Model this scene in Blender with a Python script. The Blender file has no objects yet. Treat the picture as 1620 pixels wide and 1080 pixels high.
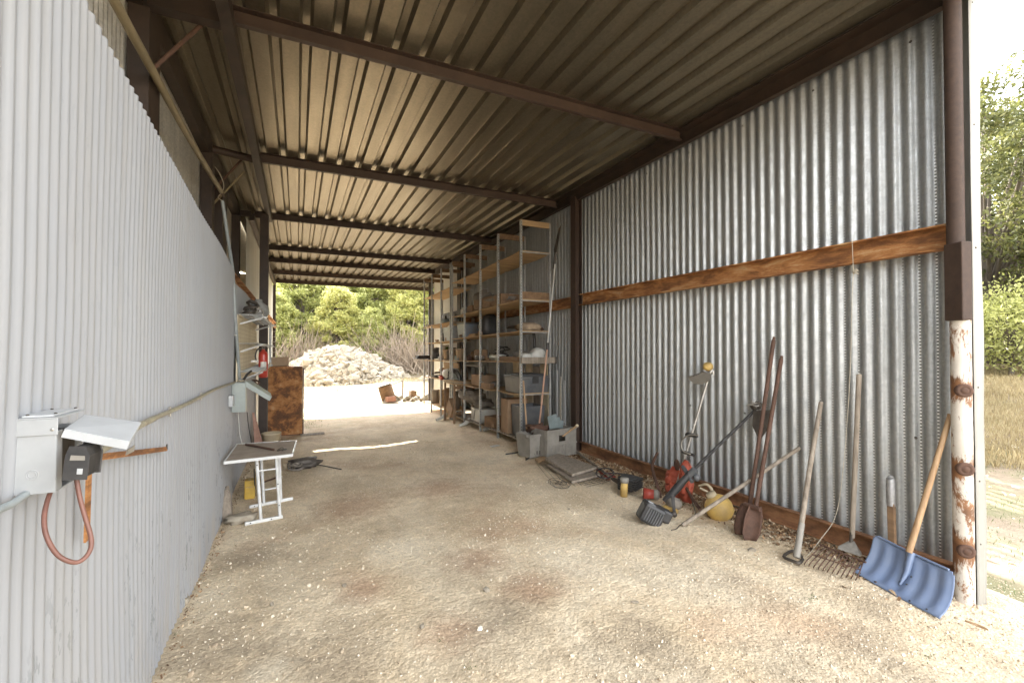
import bpy, math, random
import numpy as np
from mathutils import Vector as V, Matrix
random.seed(7); rng = np.random.default_rng(7)
S = bpy.context.scene; C = S.collection; R = math.radians

# ---------------------------------------------------------------- camera
CAMH = 1.6
YAW = R(25.275); PITCH = R(0.875)
cam = bpy.data.objects.new('camera', bpy.data.cameras.new('camera')); C.objects.link(cam)
cam.location = (0, 0, CAMH); cam.rotation_euler = (R(90) + PITCH, 0, -YAW)
cam.data.sensor_width = 36; cam.data.lens = 16; cam.data.clip_start = .02; cam.data.clip_end = 900
S.camera = cam
# ---------------------------------------------------------------- sky, sun, exposure
SUN_EL = 33; SUN_AZ = -4          # azimuth from +Y towards +X
W = bpy.data.worlds.new("World"); S.world = W; W.use_nodes = True
wn = W.node_tree; bg = wn.nodes['Background']
sky = wn.nodes.new('ShaderNodeTexSky'); sky.sky_type = 'NISHITA'; sky.sun_disc = False
sky.sun_elevation = R(SUN_EL); sky.sun_rotation = R(SUN_AZ)
sky.air_density = 1.0; sky.dust_density = 2.5; sky.ozone_density = 1.0
hs = wn.nodes.new('ShaderNodeHueSaturation'); hs.inputs['Saturation'].default_value = .10
wn.links.new(sky.outputs[0], hs.inputs['Color']); wn.links.new(hs.outputs[0], bg.inputs[0])
bg.inputs[1].default_value = .15
sl = bpy.data.lights.new('sun', 'SUN'); sl.energy = 2.0; sl.angle = R(.5); sl.color = (1, .93, .82)
so = bpy.data.objects.new('sun', sl); C.objects.link(so)
sd = V((math.sin(R(SUN_AZ)) * math.cos(R(SUN_EL)), math.cos(R(SUN_AZ)) * math.cos(R(SUN_EL)), math.sin(R(SUN_EL))))
so.rotation_euler = sd.to_track_quat('Z', 'Y').to_euler(); so.location = (0, 10, 20)
S.view_settings.view_transform = 'Standard'; S.view_settings.look = 'None'
S.view_settings.exposure = 3.6; S.view_settings.gamma = 1
S.render.engine = 'CYCLES'
try:
    S.cycles.max_bounces = 10; S.cycles.diffuse_bounces = 6; S.cycles.glossy_bounces = 5
    S.cycles.use_denoising = True
except Exception: pass

# ---------------------------------------------------------------- layout helper: a point seen at a photo pixel, on a real plane
_F = V((math.sin(YAW) * math.cos(PITCH), math.cos(YAW) * math.cos(PITCH), math.sin(PITCH)))
_R = V((math.cos(YAW), -math.sin(YAW), 0)); _U = _R.cross(_F)
def P(u, v, x=None, y=None, z=None):
    d = _F + _R * ((u - 810) / 720) - _U * ((v - 540) / 720)
    if z is not None:                       # a height above the uneven ground
        zz = z
        for _ in range(4):
            t = (zz - CAMH) / d.z; zz = z + G(d.x * t, d.y * t)
    t = x / d.x if x is not None else y / d.y if y is not None else (zz - CAMH) / d.z
    return V((d.x * t, d.y * t, CAMH + d.z * t))

# ---------------------------------------------------------------- noise for terrain and dents
_lat = rng.random((64, 64))
def vnoise(x, y):
    x = np.asarray(x, float); y = np.asarray(y, float)
    xi = np.floor(x).astype(int); yi = np.floor(y).astype(int); fx = x - xi; fy = y - yi
    fx = fx * fx * (3 - 2 * fx); fy = fy * fy * (3 - 2 * fy)
    g = lambda a, b: _lat[a % 64, b % 64]
    return (g(xi, yi) * (1 - fx) + g(xi + 1, yi) * fx) * (1 - fy) + (g(xi, yi + 1) * (1 - fx) + g(xi + 1, yi + 1) * fx) * fy - .5
def gz(x, y):
    x = np.asarray(x, float); y = np.asarray(y, float)
    z = -.017 * np.clip(y - 5, 0, 9)
    z = z - .11 * np.clip((x - 3.55) / .8, 0, 1) * np.clip((2.6 - y) / 1.6, 0, 1)
    z = z + .075 * np.clip(x - 8, 0, 16) + .03 * np.clip(x - 24, 0, 100)
    z = z + .10 * np.clip(y - 27, 0, 60)
    z = z + .05 * np.clip(-6 - x, 0, 80)
    z = z + .045 * vnoise(x * .9 + 3, y * .9) + .014 * vnoise(x * 3.1, y * 3.1 + 9) + .004 * vnoise(x * 9, y * 9)
    out = np.clip((np.maximum(y - 19, x - 5)) / 6, 0, 1)
    return z + .35 * out * vnoise(x * .2 + 5, y * .2)
def G(x, y): return float(gz(x, y))

# ---------------------------------------------------------------- mesh builder
WL = {}
class MB:
    def __init__(s): s.v = []; s.f = []; s.s = []
    def add(s, vs, fs, smooth=False):
        n = len(s.v); s.v += [tuple(p) for p in vs]; s.f += [tuple(i + n for i in f) for f in fs]; s.s += [smooth] * len(fs); return s
    def box(s, c, d, rot=None):
        c = V(c); M = rot.to_matrix() if hasattr(rot, 'to_matrix') else (rot or Matrix.Identity(3))
        vs = [c + M @ V((d[0] / 2 * a, d[1] / 2 * b, d[2] / 2 * e)) for a in (-1, 1) for b in (-1, 1) for e in (-1, 1)]
        return s.add(vs, [(0, 1, 3, 2), (4, 6, 7, 5), (0, 4, 5, 1), (2, 3, 7, 6), (0, 2, 6, 4), (1, 5, 7, 3)])
    def rbox(s, x0, x1, y0, y1, z0, z1): return s.box(((x0 + x1) / 2, (y0 + y1) / 2, (z0 + z1) / 2), (x1 - x0, y1 - y0, z1 - z0))
    def beam(s, a, b, w, h, up=(0, 0, 1)):
        a = V(a); b = V(b); t = (b - a).normalized(); sd_ = t.cross(V(up)).normalized(); u = sd_.cross(t)
        vs = [p + sd_ * (w / 2 * i) + u * (h / 2 * j) for p in (a, b) for i, j in ((-1, -1), (1, -1), (1, 1), (-1, 1))]
        return s.add(vs, [(0, 1, 2, 3), (7, 6, 5, 4), (0, 4, 5, 1), (1, 5, 6, 2), (2, 6, 7, 3), (3, 7, 4, 0)])
    def tube(s, pts, r, n=10, cap=True):
        pts = [V(p) for p in pts]; rs = list(r) if isinstance(r, (list, tuple)) else [r] * len(pts)
        if 4 <= len(pts) <= 18 and n > 5 and cap:           # Catmull-Rom through the given points
            q, rq = [], []; e = [pts[0] * 2 - pts[1]] + pts + [pts[-1] * 2 - pts[-2]]
            for i in range(len(pts) - 1):
                p0, p1, p2, p3 = e[i:i + 4]
                for k in range(4):
                    t = k / 4; q.append(.5 * ((2 * p1) + (p2 - p0) * t + (2 * p0 - 5 * p1 + 4 * p2 - p3) * t * t + (3 * p1 - p0 - 3 * p2 + p3) * t ** 3)); rq.append(rs[i] * (1 - t) + rs[i + 1] * t)
            pts, rs = q + [pts[-1]], rq + [rs[-1]]
        rings = []; up = None
        for i, p in enumerate(pts):
            t = (pts[min(i + 1, len(pts) - 1)] - pts[max(i - 1, 0)]).normalized()
            if up is None: up = t.orthogonal().normalized()
            up = (up - t * up.dot(t)).normalized(); b = t.cross(up)
            rings.append([p + (up * math.cos(2 * math.pi * k / n) + b * math.sin(2 * math.pi * k / n)) * rs[i] for k in range(n)])
        vs = [q for rr in rings for q in rr]; fs = []
        for i in range(len(pts) - 1):
            for k in range(n): fs.append((i * n + k, i * n + (k + 1) % n, (i + 1) * n + (k + 1) % n, (i + 1) * n + k))
        s.add(vs, fs, True)
        if cap:
            s.add(rings[0], [tuple(range(n))[::-1]]); s.add(rings[-1], [tuple(range(n))])
        return s
    def lathe(s, prof, c, ax=(0, 0, 1), n=20, smooth=True):
        c = V(c); ax = V(ax).normalized(); u = ax.orthogonal().normalized(); w = ax.cross(u)
        vs = [c + ax * h + (u * math.cos(2 * math.pi * k / n) + w * math.sin(2 * math.pi * k / n)) * r for r, h in prof for k in range(n)]
        fs = [(i * n + k, i * n + (k + 1) % n, (i + 1) * n + (k + 1) % n, (i + 1) * n + k) for i in range(len(prof) - 1) for k in range(n)]
        return s.add(vs, fs, smooth)
    def prism(s, poly, o, u, v, w):
        """polygon in the plane (o; u, v), pushed along vector w"""
        o = V(o); u = V(u); v = V(v); w = V(w); n = len(poly)
        a = [o + u * p[0] + v * p[1] for p in poly]; b = [q + w for q in a]
        return s.add(a + b, [tuple(range(n))[::-1], tuple(range(n, 2 * n))] + [(i, (i + 1) % n, n + (i + 1) % n, n + i) for i in range(n)])
    def ball(s, c, r, n=12, m=8, jit=0):
        c = V(c); r = r if isinstance(r, (tuple, list)) else (r, r, r); vs = []
        for i in range(m + 1):
            th = math.pi * i / m
            for k in range(n):
                ph = 2 * math.pi * k / n; q = 1 + random.uniform(-jit, jit)
                vs.append((c.x + r[0] * q * math.sin(th) * math.cos(ph), c.y + r[1] * q * math.sin(th) * math.sin(ph), c.z + r[2] * q * math.cos(th)))
        fs = [(i * n + k, (i + 1) * n + k, (i + 1) * n + (k + 1) % n, i * n + (k + 1) % n) for i in range(m) for k in range(n)]
        return s.add(vs, fs, True)
    def grid(s, fn, nu, nv, smooth=True):
        vs = [fn(i / nu, j / nv) for j in range(nv + 1) for i in range(nu + 1)]
        return s.add(vs, [(j * (nu + 1) + i, j * (nu + 1) + i + 1, (j + 1) * (nu + 1) + i + 1, (j + 1) * (nu + 1) + i) for j in range(nv) for i in range(nu)], smooth)
def ob(name, m, mat, parent=None, loc=None, bevel=0, solid=0, sub=0):
    me = bpy.data.meshes.new(name)
    L = WL.get(parent.name) if parent else V(loc) if loc is not None else V((0, 0, 0))
    me.from_pydata([(p[0] - L.x, p[1] - L.y, p[2] - L.z) for p in m.v], [], m.f)
    me.polygons.foreach_set('use_smooth', m.s); me.materials.append(mat); me.update()
    o = bpy.data.objects.new(name, me); C.objects.link(o); WL[o.name] = L
    if parent: o.parent = parent
    else: o.location = L
    if solid: q = o.modifiers.new('s', 'SOLIDIFY'); q.thickness = solid; q.offset = 0
    if bevel: q = o.modifiers.new('b', 'BEVEL'); q.width = bevel; q.segments = 2; q.limit_method = 'ANGLE'
    if sub: q = o.modifiers.new('u', 'SUBSURF'); q.levels = q.render_levels = sub
    return o
def tag(o, label=None, cat=None, group=None, kind=None):
    if label: o['label'] = label
    if cat: o['category'] = cat
    if group: o['group'] = group
    if kind: o['kind'] = kind
    return o
def T(name, loc, label, cat, group=None):
    o = bpy.data.objects.new(name, None); C.objects.link(o); o.location = V(loc); o.empty_display_size = .1
    WL[o.name] = V(loc); return tag(o, label, cat, group)
def copytree(o, parent=None):
    c = o.copy(); C.objects.link(c)
    if parent: c.parent = parent; c.matrix_parent_inverse = o.matrix_parent_inverse
    for ch in [k for k in bpy.data.objects if k.parent == o]: copytree(ch, c)
    return c
def npmesh(name, vs, fs, mat, smooth=False):
    """fast mesh from numpy arrays (all faces the same size)"""
    me = bpy.data.meshes.new(name); k = fs.shape[1]
    me.vertices.add(len(vs)); me.vertices.foreach_set('co', np.ascontiguousarray(vs, dtype=np.float32).ravel())
    me.loops.add(fs.size); me.loops.foreach_set('vertex_index', np.ascontiguousarray(fs, dtype=np.int32).ravel())
    me.polygons.add(len(fs)); me.polygons.foreach_set('loop_start', np.arange(0, fs.size, k, dtype=np.int32))
    me.polygons.foreach_set('use_smooth', np.full(len(fs), smooth))
    me.update(calc_edges=True); me.materials.append(mat); return me

# ---------------------------------------------------------------- materials
class Mat:
    def __init__(s, name, rough=.6, metal=0.):
        s.m = bpy.data.materials.new(name); s.m.use_nodes = True; s.t = s.m.node_tree; s.b = s.t.nodes['Principled BSDF']
        s.b.inputs['Roughness'].default_value = rough; s.b.inputs['Metallic'].default_value = metal
        s.co = s.t.nodes.new('ShaderNodeTexCoord').outputs['Object']
    def L(s, a, b): s.t.links.new(a, b)
    def map(s, sc):
        n = s.t.nodes.new('ShaderNodeMapping'); n.inputs['Scale'].default_value = sc if isinstance(sc, tuple) else (sc,) * 3
        s.L(s.co, n.inputs[0]); return n.outputs[0]
    def noise(s, sc=5, det=4, rough=.6, dist=0.):
        n = s.t.nodes.new('ShaderNodeTexNoise'); n.inputs['Scale'].default_value = 1; n.inputs['Detail'].default_value = det
        n.inputs['Roughness'].default_value = rough; n.inputs['Distortion'].default_value = dist
        s.L(s.map(sc), n.inputs['Vector']); return n.outputs['Fac']
    def vor(s, sc=5, out='Distance', feat='F1'):
        n = s.t.nodes.new('ShaderNodeTexVoronoi'); n.inputs['Scale'].default_value = 1; n.feature = feat
        s.L(s.map(sc), n.inputs['Vector']); return n.outputs[out]
    def ramp(s, f, stops):
        n = s.t.nodes.new('ShaderNodeValToRGB'); e = n.color_ramp.elements
        while len(e) < len(stops): e.new(.5)
        for q, (p, c) in zip(e, stops): q.position = p; q.color = (*c, 1) if isinstance(c, tuple) else (c, c, c, 1)
        s.L(f, n.inputs[0]); return n.outputs[0]
    def mix(s, f, a, b, mode='MIX'):
        n = s.t.nodes.new('ShaderNodeMix'); n.data_type = 'RGBA'; n.blend_type = mode
        for i, x in ((0, f), (6, a), (7, b)):
            if isinstance(x, (int, float)): n.inputs[i].default_value = x
            elif isinstance(x, tuple): n.inputs[i].default_value = (*x, 1)
            else: s.L(x, n.inputs[i])
        return n.outputs[2]
    def math(s, op, a, b=0.):
        n = s.t.nodes.new('ShaderNodeMath'); n.operation = op
        for i, x in ((0, a), (1, b)):
            if isinstance(x, (int, float)): n.inputs[i].default_value = x
            else: s.L(x, n.inputs[i])
        return n.outputs[0]
    def axis(s, k):
        n = s.t.nodes.new('ShaderNodeSeparateXYZ'); s.L(s.co, n.inputs[0]); return n.outputs[k]
    def island(s):
        return s.t.nodes.new('ShaderNodeNewGeometry').outputs['Random Per Island']
    def col(s, c):
        if isinstance(c, tuple): s.b.inputs['Base Color'].default_value = (*c, 1)
        else: s.L(c, s.b.inputs['Base Color'])
        return s
    def rgh(s, c): s.L(c, s.b.inputs['Roughness']); return s
    def bump(s, h, st=.3, d=.01):
        n = s.t.nodes.new('ShaderNodeBump'); n.inputs['Strength'].default_value = st; n.inputs['Distance'].default_value = d
        s.L(h, n.inputs['Height']); s.L(n.outputs[0], s.b.inputs['Normal']); return s
def simple(name, a, b=None, sc=8, rough=.6, metal=0., bump=.15, lo=.35, hi=.65, d=.005):
    m = Mat(name, rough, metal); b = b or tuple(x * .7 for x in a)
    f = m.noise(sc, 5, .65)
    m.col(m.ramp(f, [(lo, a), (hi, b)]))
    m.bump(m.noise(tuple(x * 5 for x in sc) if isinstance(sc, tuple) else sc * 5, 3), bump, d)
    return m.m

def ground_mat():
    m = Mat('dry_ground', .95)
    n2 = m.noise((1.5, .9, 1), 6, .68, .5); n3 = m.noise(60, 3, .7); n4 = m.noise(9, 6, .75)
    base = m.ramp(n2, [(.28, (.55, .43, .275)), (.45, (.68, .55, .375)), (.60, (.76, .64, .46)), (.8, (.84, .745, .575))])
    red = m.ramp(m.noise(.85, 4, .6), [(.53, 0.), (.66, 1.)])
    base = m.mix(m.math('MULTIPLY', red, .55), base, (.46, .30, .19))
    def spot(u, v, r):                                  # a worn or stained patch of the floor, with a ragged edge
        p = P(u, v, z=0); dx = m.math('SUBTRACT', m.axis(0), p.x); dy = m.math('SUBTRACT', m.axis(1), p.y)
        d = m.math('SQRT', m.math('ADD', m.math('MULTIPLY', dx, dx), m.math('MULTIPLY', dy, dy)))
        d = m.math('ADD', m.math('DIVIDE', d, r), m.math('MULTIPLY', m.math('SUBTRACT', n4, .5), 1.6)); return m.ramp(d, [(.25, 1.), (1., 0.)])
    def tint(c, lst, colr, k):
        for a_ in lst: c = m.mix(m.math('MULTIPLY', spot(*a_), k), c, colr)
        return c
    base = tint(base, ((576, 935, .22), (753, 885, .30), (718, 1000, .25), (840, 930, .25), (560, 800, .5), (700, 770, .45)), (.44, .27, .165), .62)
    base = tint(base, ((330, 1015, .40), (540, 1060, .35), (805, 965, .28), (1000, 1010, .35), (430, 1040, .3), (1250, 1060, .35), (400, 880, .35), (1380, 1010, .3)), (.30, .24, .165), .55)
    base = tint(base, ((334, 940, .14), (425, 1065, .16), (900, 880, .5), (1100, 900, .5), (780, 720, .7), (620, 870, .3), (1000, 820, .6)), (.82, .72, .55), .5)
    near = m.ramp(m.math('MULTIPLY', m.math('SUBTRACT', 3.4, m.axis(1)), .45), [(0., 0.), (1., 1.)])
    dark = m.ramp(m.noise((1.3, 1.0, 1), 5, .65), [(.46, 0.), (.62, 1.)])
    base = m.mix(m.math('MULTIPLY', dark, m.math('ADD', .22, m.math('MULTIPLY', near, .45))), base, (.27, .215, .15))
    base = m.mix(.65, base, m.ramp(n4, [(.3, .78), (.7, 1.16)]), 'MULTIPLY')
    base = m.mix(.55, base, m.ramp(m.vor(75, 'Color'), [(.0, .70), (1., 1.25)]), 'MULTIPLY')
    base = m.mix(.45, base, m.ramp(n3, [(.3, .65), (.7, 1.25)]), 'MULTIPLY')
    sp = m.ramp(m.noise(26, 4, .8), [(.66, 0.), (.72, 1.)]); base = m.mix(m.math('MULTIPLY', sp, .45), base, (.16, .12, .08))
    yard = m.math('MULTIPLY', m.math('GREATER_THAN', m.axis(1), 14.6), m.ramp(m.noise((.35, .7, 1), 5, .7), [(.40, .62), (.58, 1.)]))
    base = m.mix(m.math('MULTIPLY', yard, .9), base, (.17, .13, .075))  # yard soil painted darker to hold back the sun's brightness on it
    g = m.math('GREATER_THAN', m.axis(0), 4.35)
    base = m.mix(m.math('MULTIPLY', g, .85), base, (.17, .13, .09))  # dirt outside the right wall, painted darker so sunlight doesn't burn it out
    gfar = m.ramp(m.noise(.8, 5, .7), [(.45, 0.), (.6, 1.)])
    base = m.mix(m.math('MULTIPLY', m.math('MULTIPLY', g, gfar), .6), base, (.12, .135, .05))
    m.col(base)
    h = m.math('ADD', m.math('MULTIPLY', m.vor(75), -.5), m.math('ADD', m.math('MULTIPLY', n3, .5), m.math('MULTIPLY', n4, .5)))
    h = m.math('ADD', h, m.math('MULTIPLY', m.vor(28), -.7))
    return m.bump(h, .75, .009).m
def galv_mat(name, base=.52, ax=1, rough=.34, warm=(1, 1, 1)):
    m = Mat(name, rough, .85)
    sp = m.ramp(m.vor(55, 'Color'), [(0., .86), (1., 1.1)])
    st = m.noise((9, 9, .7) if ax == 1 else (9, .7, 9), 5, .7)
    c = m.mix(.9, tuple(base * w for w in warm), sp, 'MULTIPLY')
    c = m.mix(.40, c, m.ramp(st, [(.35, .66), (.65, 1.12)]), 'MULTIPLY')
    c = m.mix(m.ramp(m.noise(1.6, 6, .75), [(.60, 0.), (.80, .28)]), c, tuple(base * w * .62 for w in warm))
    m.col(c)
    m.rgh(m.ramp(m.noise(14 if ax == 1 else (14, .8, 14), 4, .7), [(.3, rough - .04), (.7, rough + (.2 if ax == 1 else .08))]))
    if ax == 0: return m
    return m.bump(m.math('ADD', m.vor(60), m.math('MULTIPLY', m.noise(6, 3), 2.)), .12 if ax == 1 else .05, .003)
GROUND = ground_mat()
_g = galv_mat('galvanised_wall', .47, 1, .48, (.97, 1., 1.))
# chain of glints painted into the colour up some of the wall's ribs
yy = _g.axis(1); zz = _g.axis(2)
ph = _g.math('FRACT', _g.math('MULTIPLY', yy, 10.)); band = _g.math('LESS_THAN', _g.math('ABSOLUTE', _g.math('SUBTRACT', ph, .30)), .055)
zf = _g.math('GREATER_THAN', _g.math('FRACT', _g.math('MULTIPLY', zz, 42.)), .5)
lo = _g.ramp(_g.noise((0, 1.1, .35), 2, .5), [(.40, 0.), (.50, 1.)])
mk = _g.math('MULTIPLY', band, lo)
src = _g.b.inputs['Base Color'].links[0].from_socket
_g.col(_g.mix(_g.math('MULTIPLY', mk, .8), src, _g.mix(zf, (.12, .12, .11), (.98, .98, .96))))
GALV = _g.m
GALV_UP = galv_mat('galvanised_old', .75, 1, .5, (1, .95, .84)).m
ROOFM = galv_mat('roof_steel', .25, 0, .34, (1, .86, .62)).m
def white_mat():
    m = Mat('white_painted_steel', .38)
    c = m.ramp(m.noise((.8, .8, .5), 4), [(.3, (.275, .283, .298)), (.7, (.32, .328, .34))])
    f = m.math('MULTIPLY', m.ramp(m.noise((40, 40, 10), 3, .8), [(.57, 0.), (.61, 1.)]), m.ramp(m.noise((1.2, 3.2, .5), 2, .5), [(.42, 0.), (.52, 1.)]))
    zb = m.ramp(m.axis(2), [(.02, .55), (.6, .55), (1., .08)])
    c = m.mix(m.math('MULTIPLY', f, zb), c, (.10, .12, .11))
    lap = m.math('LESS_THAN', m.math('FRACT', m.math('MULTIPLY', m.axis(1), 1.149)), .007)
    c = m.mix(m.math('MULTIPLY', lap, .7), c, (.12, .12, .12))
    sz_ = m.math('LESS_THAN', m.math('ABSOLUTE', m.math('SUBTRACT', m.math('FRACT', m.math('MULTIPLY', m.axis(2), 1.3)), .55)), .007); sy_ = m.math('LESS_THAN', m.math('FRACT', m.math('MULTIPLY', m.axis(1), 4.31)), .04)
    c = m.mix(m.math('MULTIPLY', sz_, sy_), c, (.10, .09, .08))
    run = m.math('MULTIPLY', m.ramp(m.noise((14, 14, .5), 4, .6), [(.52, 0.), (.70, 1.)]), .28); c = m.mix(run, c, (.25, .235, .20))
    d = m.math('MULTIPLY', m.ramp(m.noise((7, 7, 1.6), 5, .7), [(.45, 0.), (.75, 1.)]), m.ramp(m.axis(2), [(0., .9), (.35, .25), (.9, .12)]))
    c = m.mix(d, c, (.36, .31, .24))
    m.col(c); return m.bump(m.noise(3, 3), .15, .01).m
WHITE = white_mat()
def rust_mat(name, stops, sc=3., rough=.8, bump=.4, metal=0.):
    m = Mat(name, rough, metal); m.col(m.ramp(m.noise(sc, 8, .72, .3), stops)); return m.bump(m.noise(70, 4, .7), bump, .002).m
OXIDE = rust_mat('oxide_brown_steel', [(.3, (.022, .014, .009)), (.6, (.042, .025, .016)), (.8, (.065, .038, .024))], 5., .6, .25)
OXPURL = rust_mat('oxide_purlin', [(.3, (.035, .02, .014)), (.6, (.058, .034, .023)), (.8, (.085, .052, .036))], 3., .6, .2)
OXPOST = rust_mat('rough_brown_steel', [(.3, (.030, .017, .011)), (.6, (.050, .028, .018)), (.8, (.075, .044, .029))], 20., .75, .6)
RUSTG = rust_mat('rusty_girt', [(.28, (.06, .028, .014)), (.43, (.20, .085, .03)), (.53, (.40, .18, .06)), (.62, (.52, .34, .17)), (.72, (.12, .055, .025))], (2.2, 2.2, 9.))
RUSTB = rust_mat('rusty_beam', [(.30, (.08, .042, .024)), (.45, (.20, .095, .045)), (.60, (.34, .17, .08)), (.8, (.42, .30, .18))], (3, 3, 8.))
RUSTT = rust_mat('rusty_tool', [(.3, (.055, .03, .02)), (.6, (.11, .057, .037)), (.8, (.16, .095, .063))], 14.)
RUSTBIG = rust_mat('heavily_rusted_plate', [(.34, (.07, .033, .018)), (.46, (.15, .065, .025)), (.52, (.32, .14, .045)), (.60, (.42, .21, .08)), (.68, (.50, .36, .22)), (.76, (.16, .07, .03))], 3.4)
def pipe_mat():
    m = Mat('white_pipe_rusting', .6)
    f = m.noise((9, 9, 3.2), 8, .8, .3)
    for v in (616, 737, 863):
        zc = P(1524, v, x=3.95).z; f = m.math('ADD', f, m.math('MULTIPLY', m.math('MAXIMUM', m.math('SUBTRACT', 1., m.math('DIVIDE', m.math('ABSOLUTE', m.math('SUBTRACT', m.axis(2), zc)), .10)), 0.), .20))
    f = m.ramp(f, [(.52, 0.), (.58, 1.)])
    r = m.ramp(m.noise(12, 5), [(.3, (.10, .045, .02)), (.7, (.26, .12, .05))])
    m.col(m.mix(f, m.ramp(m.noise(5, 5), [(.3, (.48, .44, .38)), (.7, (.64, .60, .54))]), r)); return m.bump(m.noise(40, 4), .35, .002).m
PIPEW = pipe_mat()
WOODP = simple('plywood', (.50, .34, .17), (.33, .215, .115), (2, 14, 14), .75)
WOODB = simple('brown_board', (.26, .16, .085), (.15, .09, .05), (14, 3, 14), .8)
WOODG = simple('weathered_grey_wood', (.34, .29, .23), (.19, .155, .12), (26, 26, 3), .85, bump=.4)
WOODT = simple('tan_handle', (.46, .31, .175), (.31, .19, .10), (26, 26, 3), .6)
ANGLE = simple('slotted_zinc', (.42, .425, .41), (.28, .28, .265), 20, .5, .5)
PALE = simple('pale_cladding', (.62, .62, .58), (.54, .53, .48), (3, 3, .6), .5)
PEGB = simple('pegboard_cream', (.72, .64, .48), (.58, .50, .35), (4, 4, .8), .6)
CREAM = simple('cream_board', (.58, .50, .36), (.43, .35, .22), 3, .8)
WHITEP = simple('white_plastic', (.62, .62, .58), (.48, .47, .43), 5, .5)
WHITEL = simple('white_tube_legs', (.68, .69, .69), (.55, .55, .53), 12, .35)
GREYBOX = simple('grey_enamel', (.37, .38, .385), (.31, .32, .325), 6, .4, bump=.05)
COVER = simple('pale_enamel', (.48, .495, .50), (.40, .41, .415), 6, .4, bump=.05)
GREENBOX = simple('greenish_grey_enamel', (.31, .345, .325), (.26, .29, .275), 6, .45, bump=.05)
BLACK = simple('black_plastic', (.022, .022, .023), (.05, .047, .045), 10, .5)
DARKG = simple('dark_grey_plastic', (.075, .08, .087), (.12, .12, .12), 6, .5)
CRATEG = simple('dusty_grey_plastic', (.27, .25, .215), (.19, .175, .15), 6, .7)
ORANGE = simple('faded_orange', (.50, .11, .06), (.36, .075, .045), 9, .6)
RED = simple('red_plastic', (.42, .06, .04), (.27, .045, .03), 9, .5)
YEL = simple('yellow_plastic', (.62, .40, .06), (.42, .28, .06), 5, .5)
YELD = simple('dusty_yellow', (.60, .40, .11), (.36, .25, .11), 5, .6)
BLUE = simple('blue_plastic', (.135, .185, .30), (.18, .225, .32), 3, .42, bump=.08)
HOSE = simple('reddish_cable', (.20, .09, .065), (.14, .065, .048), 14, .5)
CONDUIT = simple('tan_conduit', (.33, .30, .215), (.235, .21, .15), 14, .5)
CONDG = simple('grey_conduit', (.30, .33, .33), (.24, .26, .26), 14, .5)
BAMBOO = simple('old_pole', (.27, .22, .13), (.18, .145, .085), (8, 3, 8), .6)
ALU = simple('dull_aluminium', (.50, .48, .44), (.34, .32, .29), 30, .35, .7)
STEELD = simple('dark_steel', (.10, .085, .07), (.06, .05, .042), 20, .6, .4)
STRING = simple('pale_string', (.55, .50, .40), None, 60, .9)
CLOTH = simple('dusty_cloth', (.25, .22, .18), (.15, .13, .11), 12, .95, bump=.6)
CARD = simple('cardboard', (.36, .235, .14), (.27, .18, .11), 5, .9)
ROPEG = simple('slate_board', (.20, .24, .235), (.15, .18, .18), 8, .8)
CLAY = simple('tan_pot', (.42, .31, .20), (.33, .24, .16), 6, .8)
TAPE = simple('silver_tape', (.42, .42, .42), (.30, .30, .30), 40, .3, .6, bump=.6)
REDP = simple('extinguisher_red', (.45, .05, .035), (.36, .045, .03), 5, .3, bump=.03)
STONE = Mat('limestone', .9); STONE.col(STONE.mix(.7, STONE.ramp(STONE.noise(3, 5), [(.3, (.30, .25, .18)), (.55, (.40, .355, .28)), (.7, (.20, .15, .10))]), STONE.ramp(STONE.island(), [(0., .55), (1., 1.2)]), 'MULTIPLY')); STONE.bump(STONE.noise(14, 5), .5, .03); STONE = STONE.m
PEB = Mat('pebble', .9); PEB.col(PEB.ramp(PEB.island(), [(0., (.36, .28, .19)), (.35, (.56, .46, .33)), (.7, (.68, .59, .45)), (1., (.80, .74, .62))])); PEB = PEB.m
LIT = Mat('leaf_litter', .9); LIT.col(LIT.ramp(LIT.island(), [(0., (.08, .045, .025)), (.4, (.26, .15, .075)), (.75, (.40, .27, .15)), (1., (.55, .46, .33))])); LIT = LIT.m
def leaf_mat(name, a, b, c):
    m = Mat(name, .55); f = m.island(); m.col(m.ramp(m.math('ADD', m.math('MULTIPLY', f, .55), m.math('MULTIPLY', m.noise(.9, 3), .6)), [(.2, a), (.55, b), (.9, c)]))
    m.b.inputs['Roughness'].default_value = .6
    tr = m.t.nodes.new('ShaderNodeBsdfTranslucent'); mx = m.t.nodes.new('ShaderNodeMixShader'); mx.inputs[0].default_value = .5
    m.L(m.b.inputs['Base Color'].links[0].from_socket, tr.inputs[0]); m.L(m.b.outputs[0], mx.inputs[1]); m.L(tr.outputs[0], mx.inputs[2])
    m.L(mx.outputs[0], m.t.nodes['Material Output'].inputs[0]); return m.m
LEAFJ = leaf_mat('juniper_leaf', (.22, .24, .08), (.40, .42, .14), (.55, .55, .24))
LEAFY = leaf_mat('yellowish_leaf', (.26, .28, .09), (.46, .46, .15), (.60, .57, .25))
LEAFO = leaf_mat('oak_leaf', (.05, .058, .02), (.10, .11, .033), (.19, .185, .065))
WEEDM = leaf_mat('weed_leaf', (.04, .07, .02), (.07, .13, .03), (.12, .18, .05))
DRYG = leaf_mat('dry_grass_blade', (.26, .20, .10), (.42, .34, .19), (.55, .47, .30))
BARK = simple('bark', (.16, .13, .10), (.09, .075, .06), (9, 9, 2), .95, bump=.8)
TWIG = simple('grey_twig', (.42, .34, .26), (.30, .24, .18), 8, .9)

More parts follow.
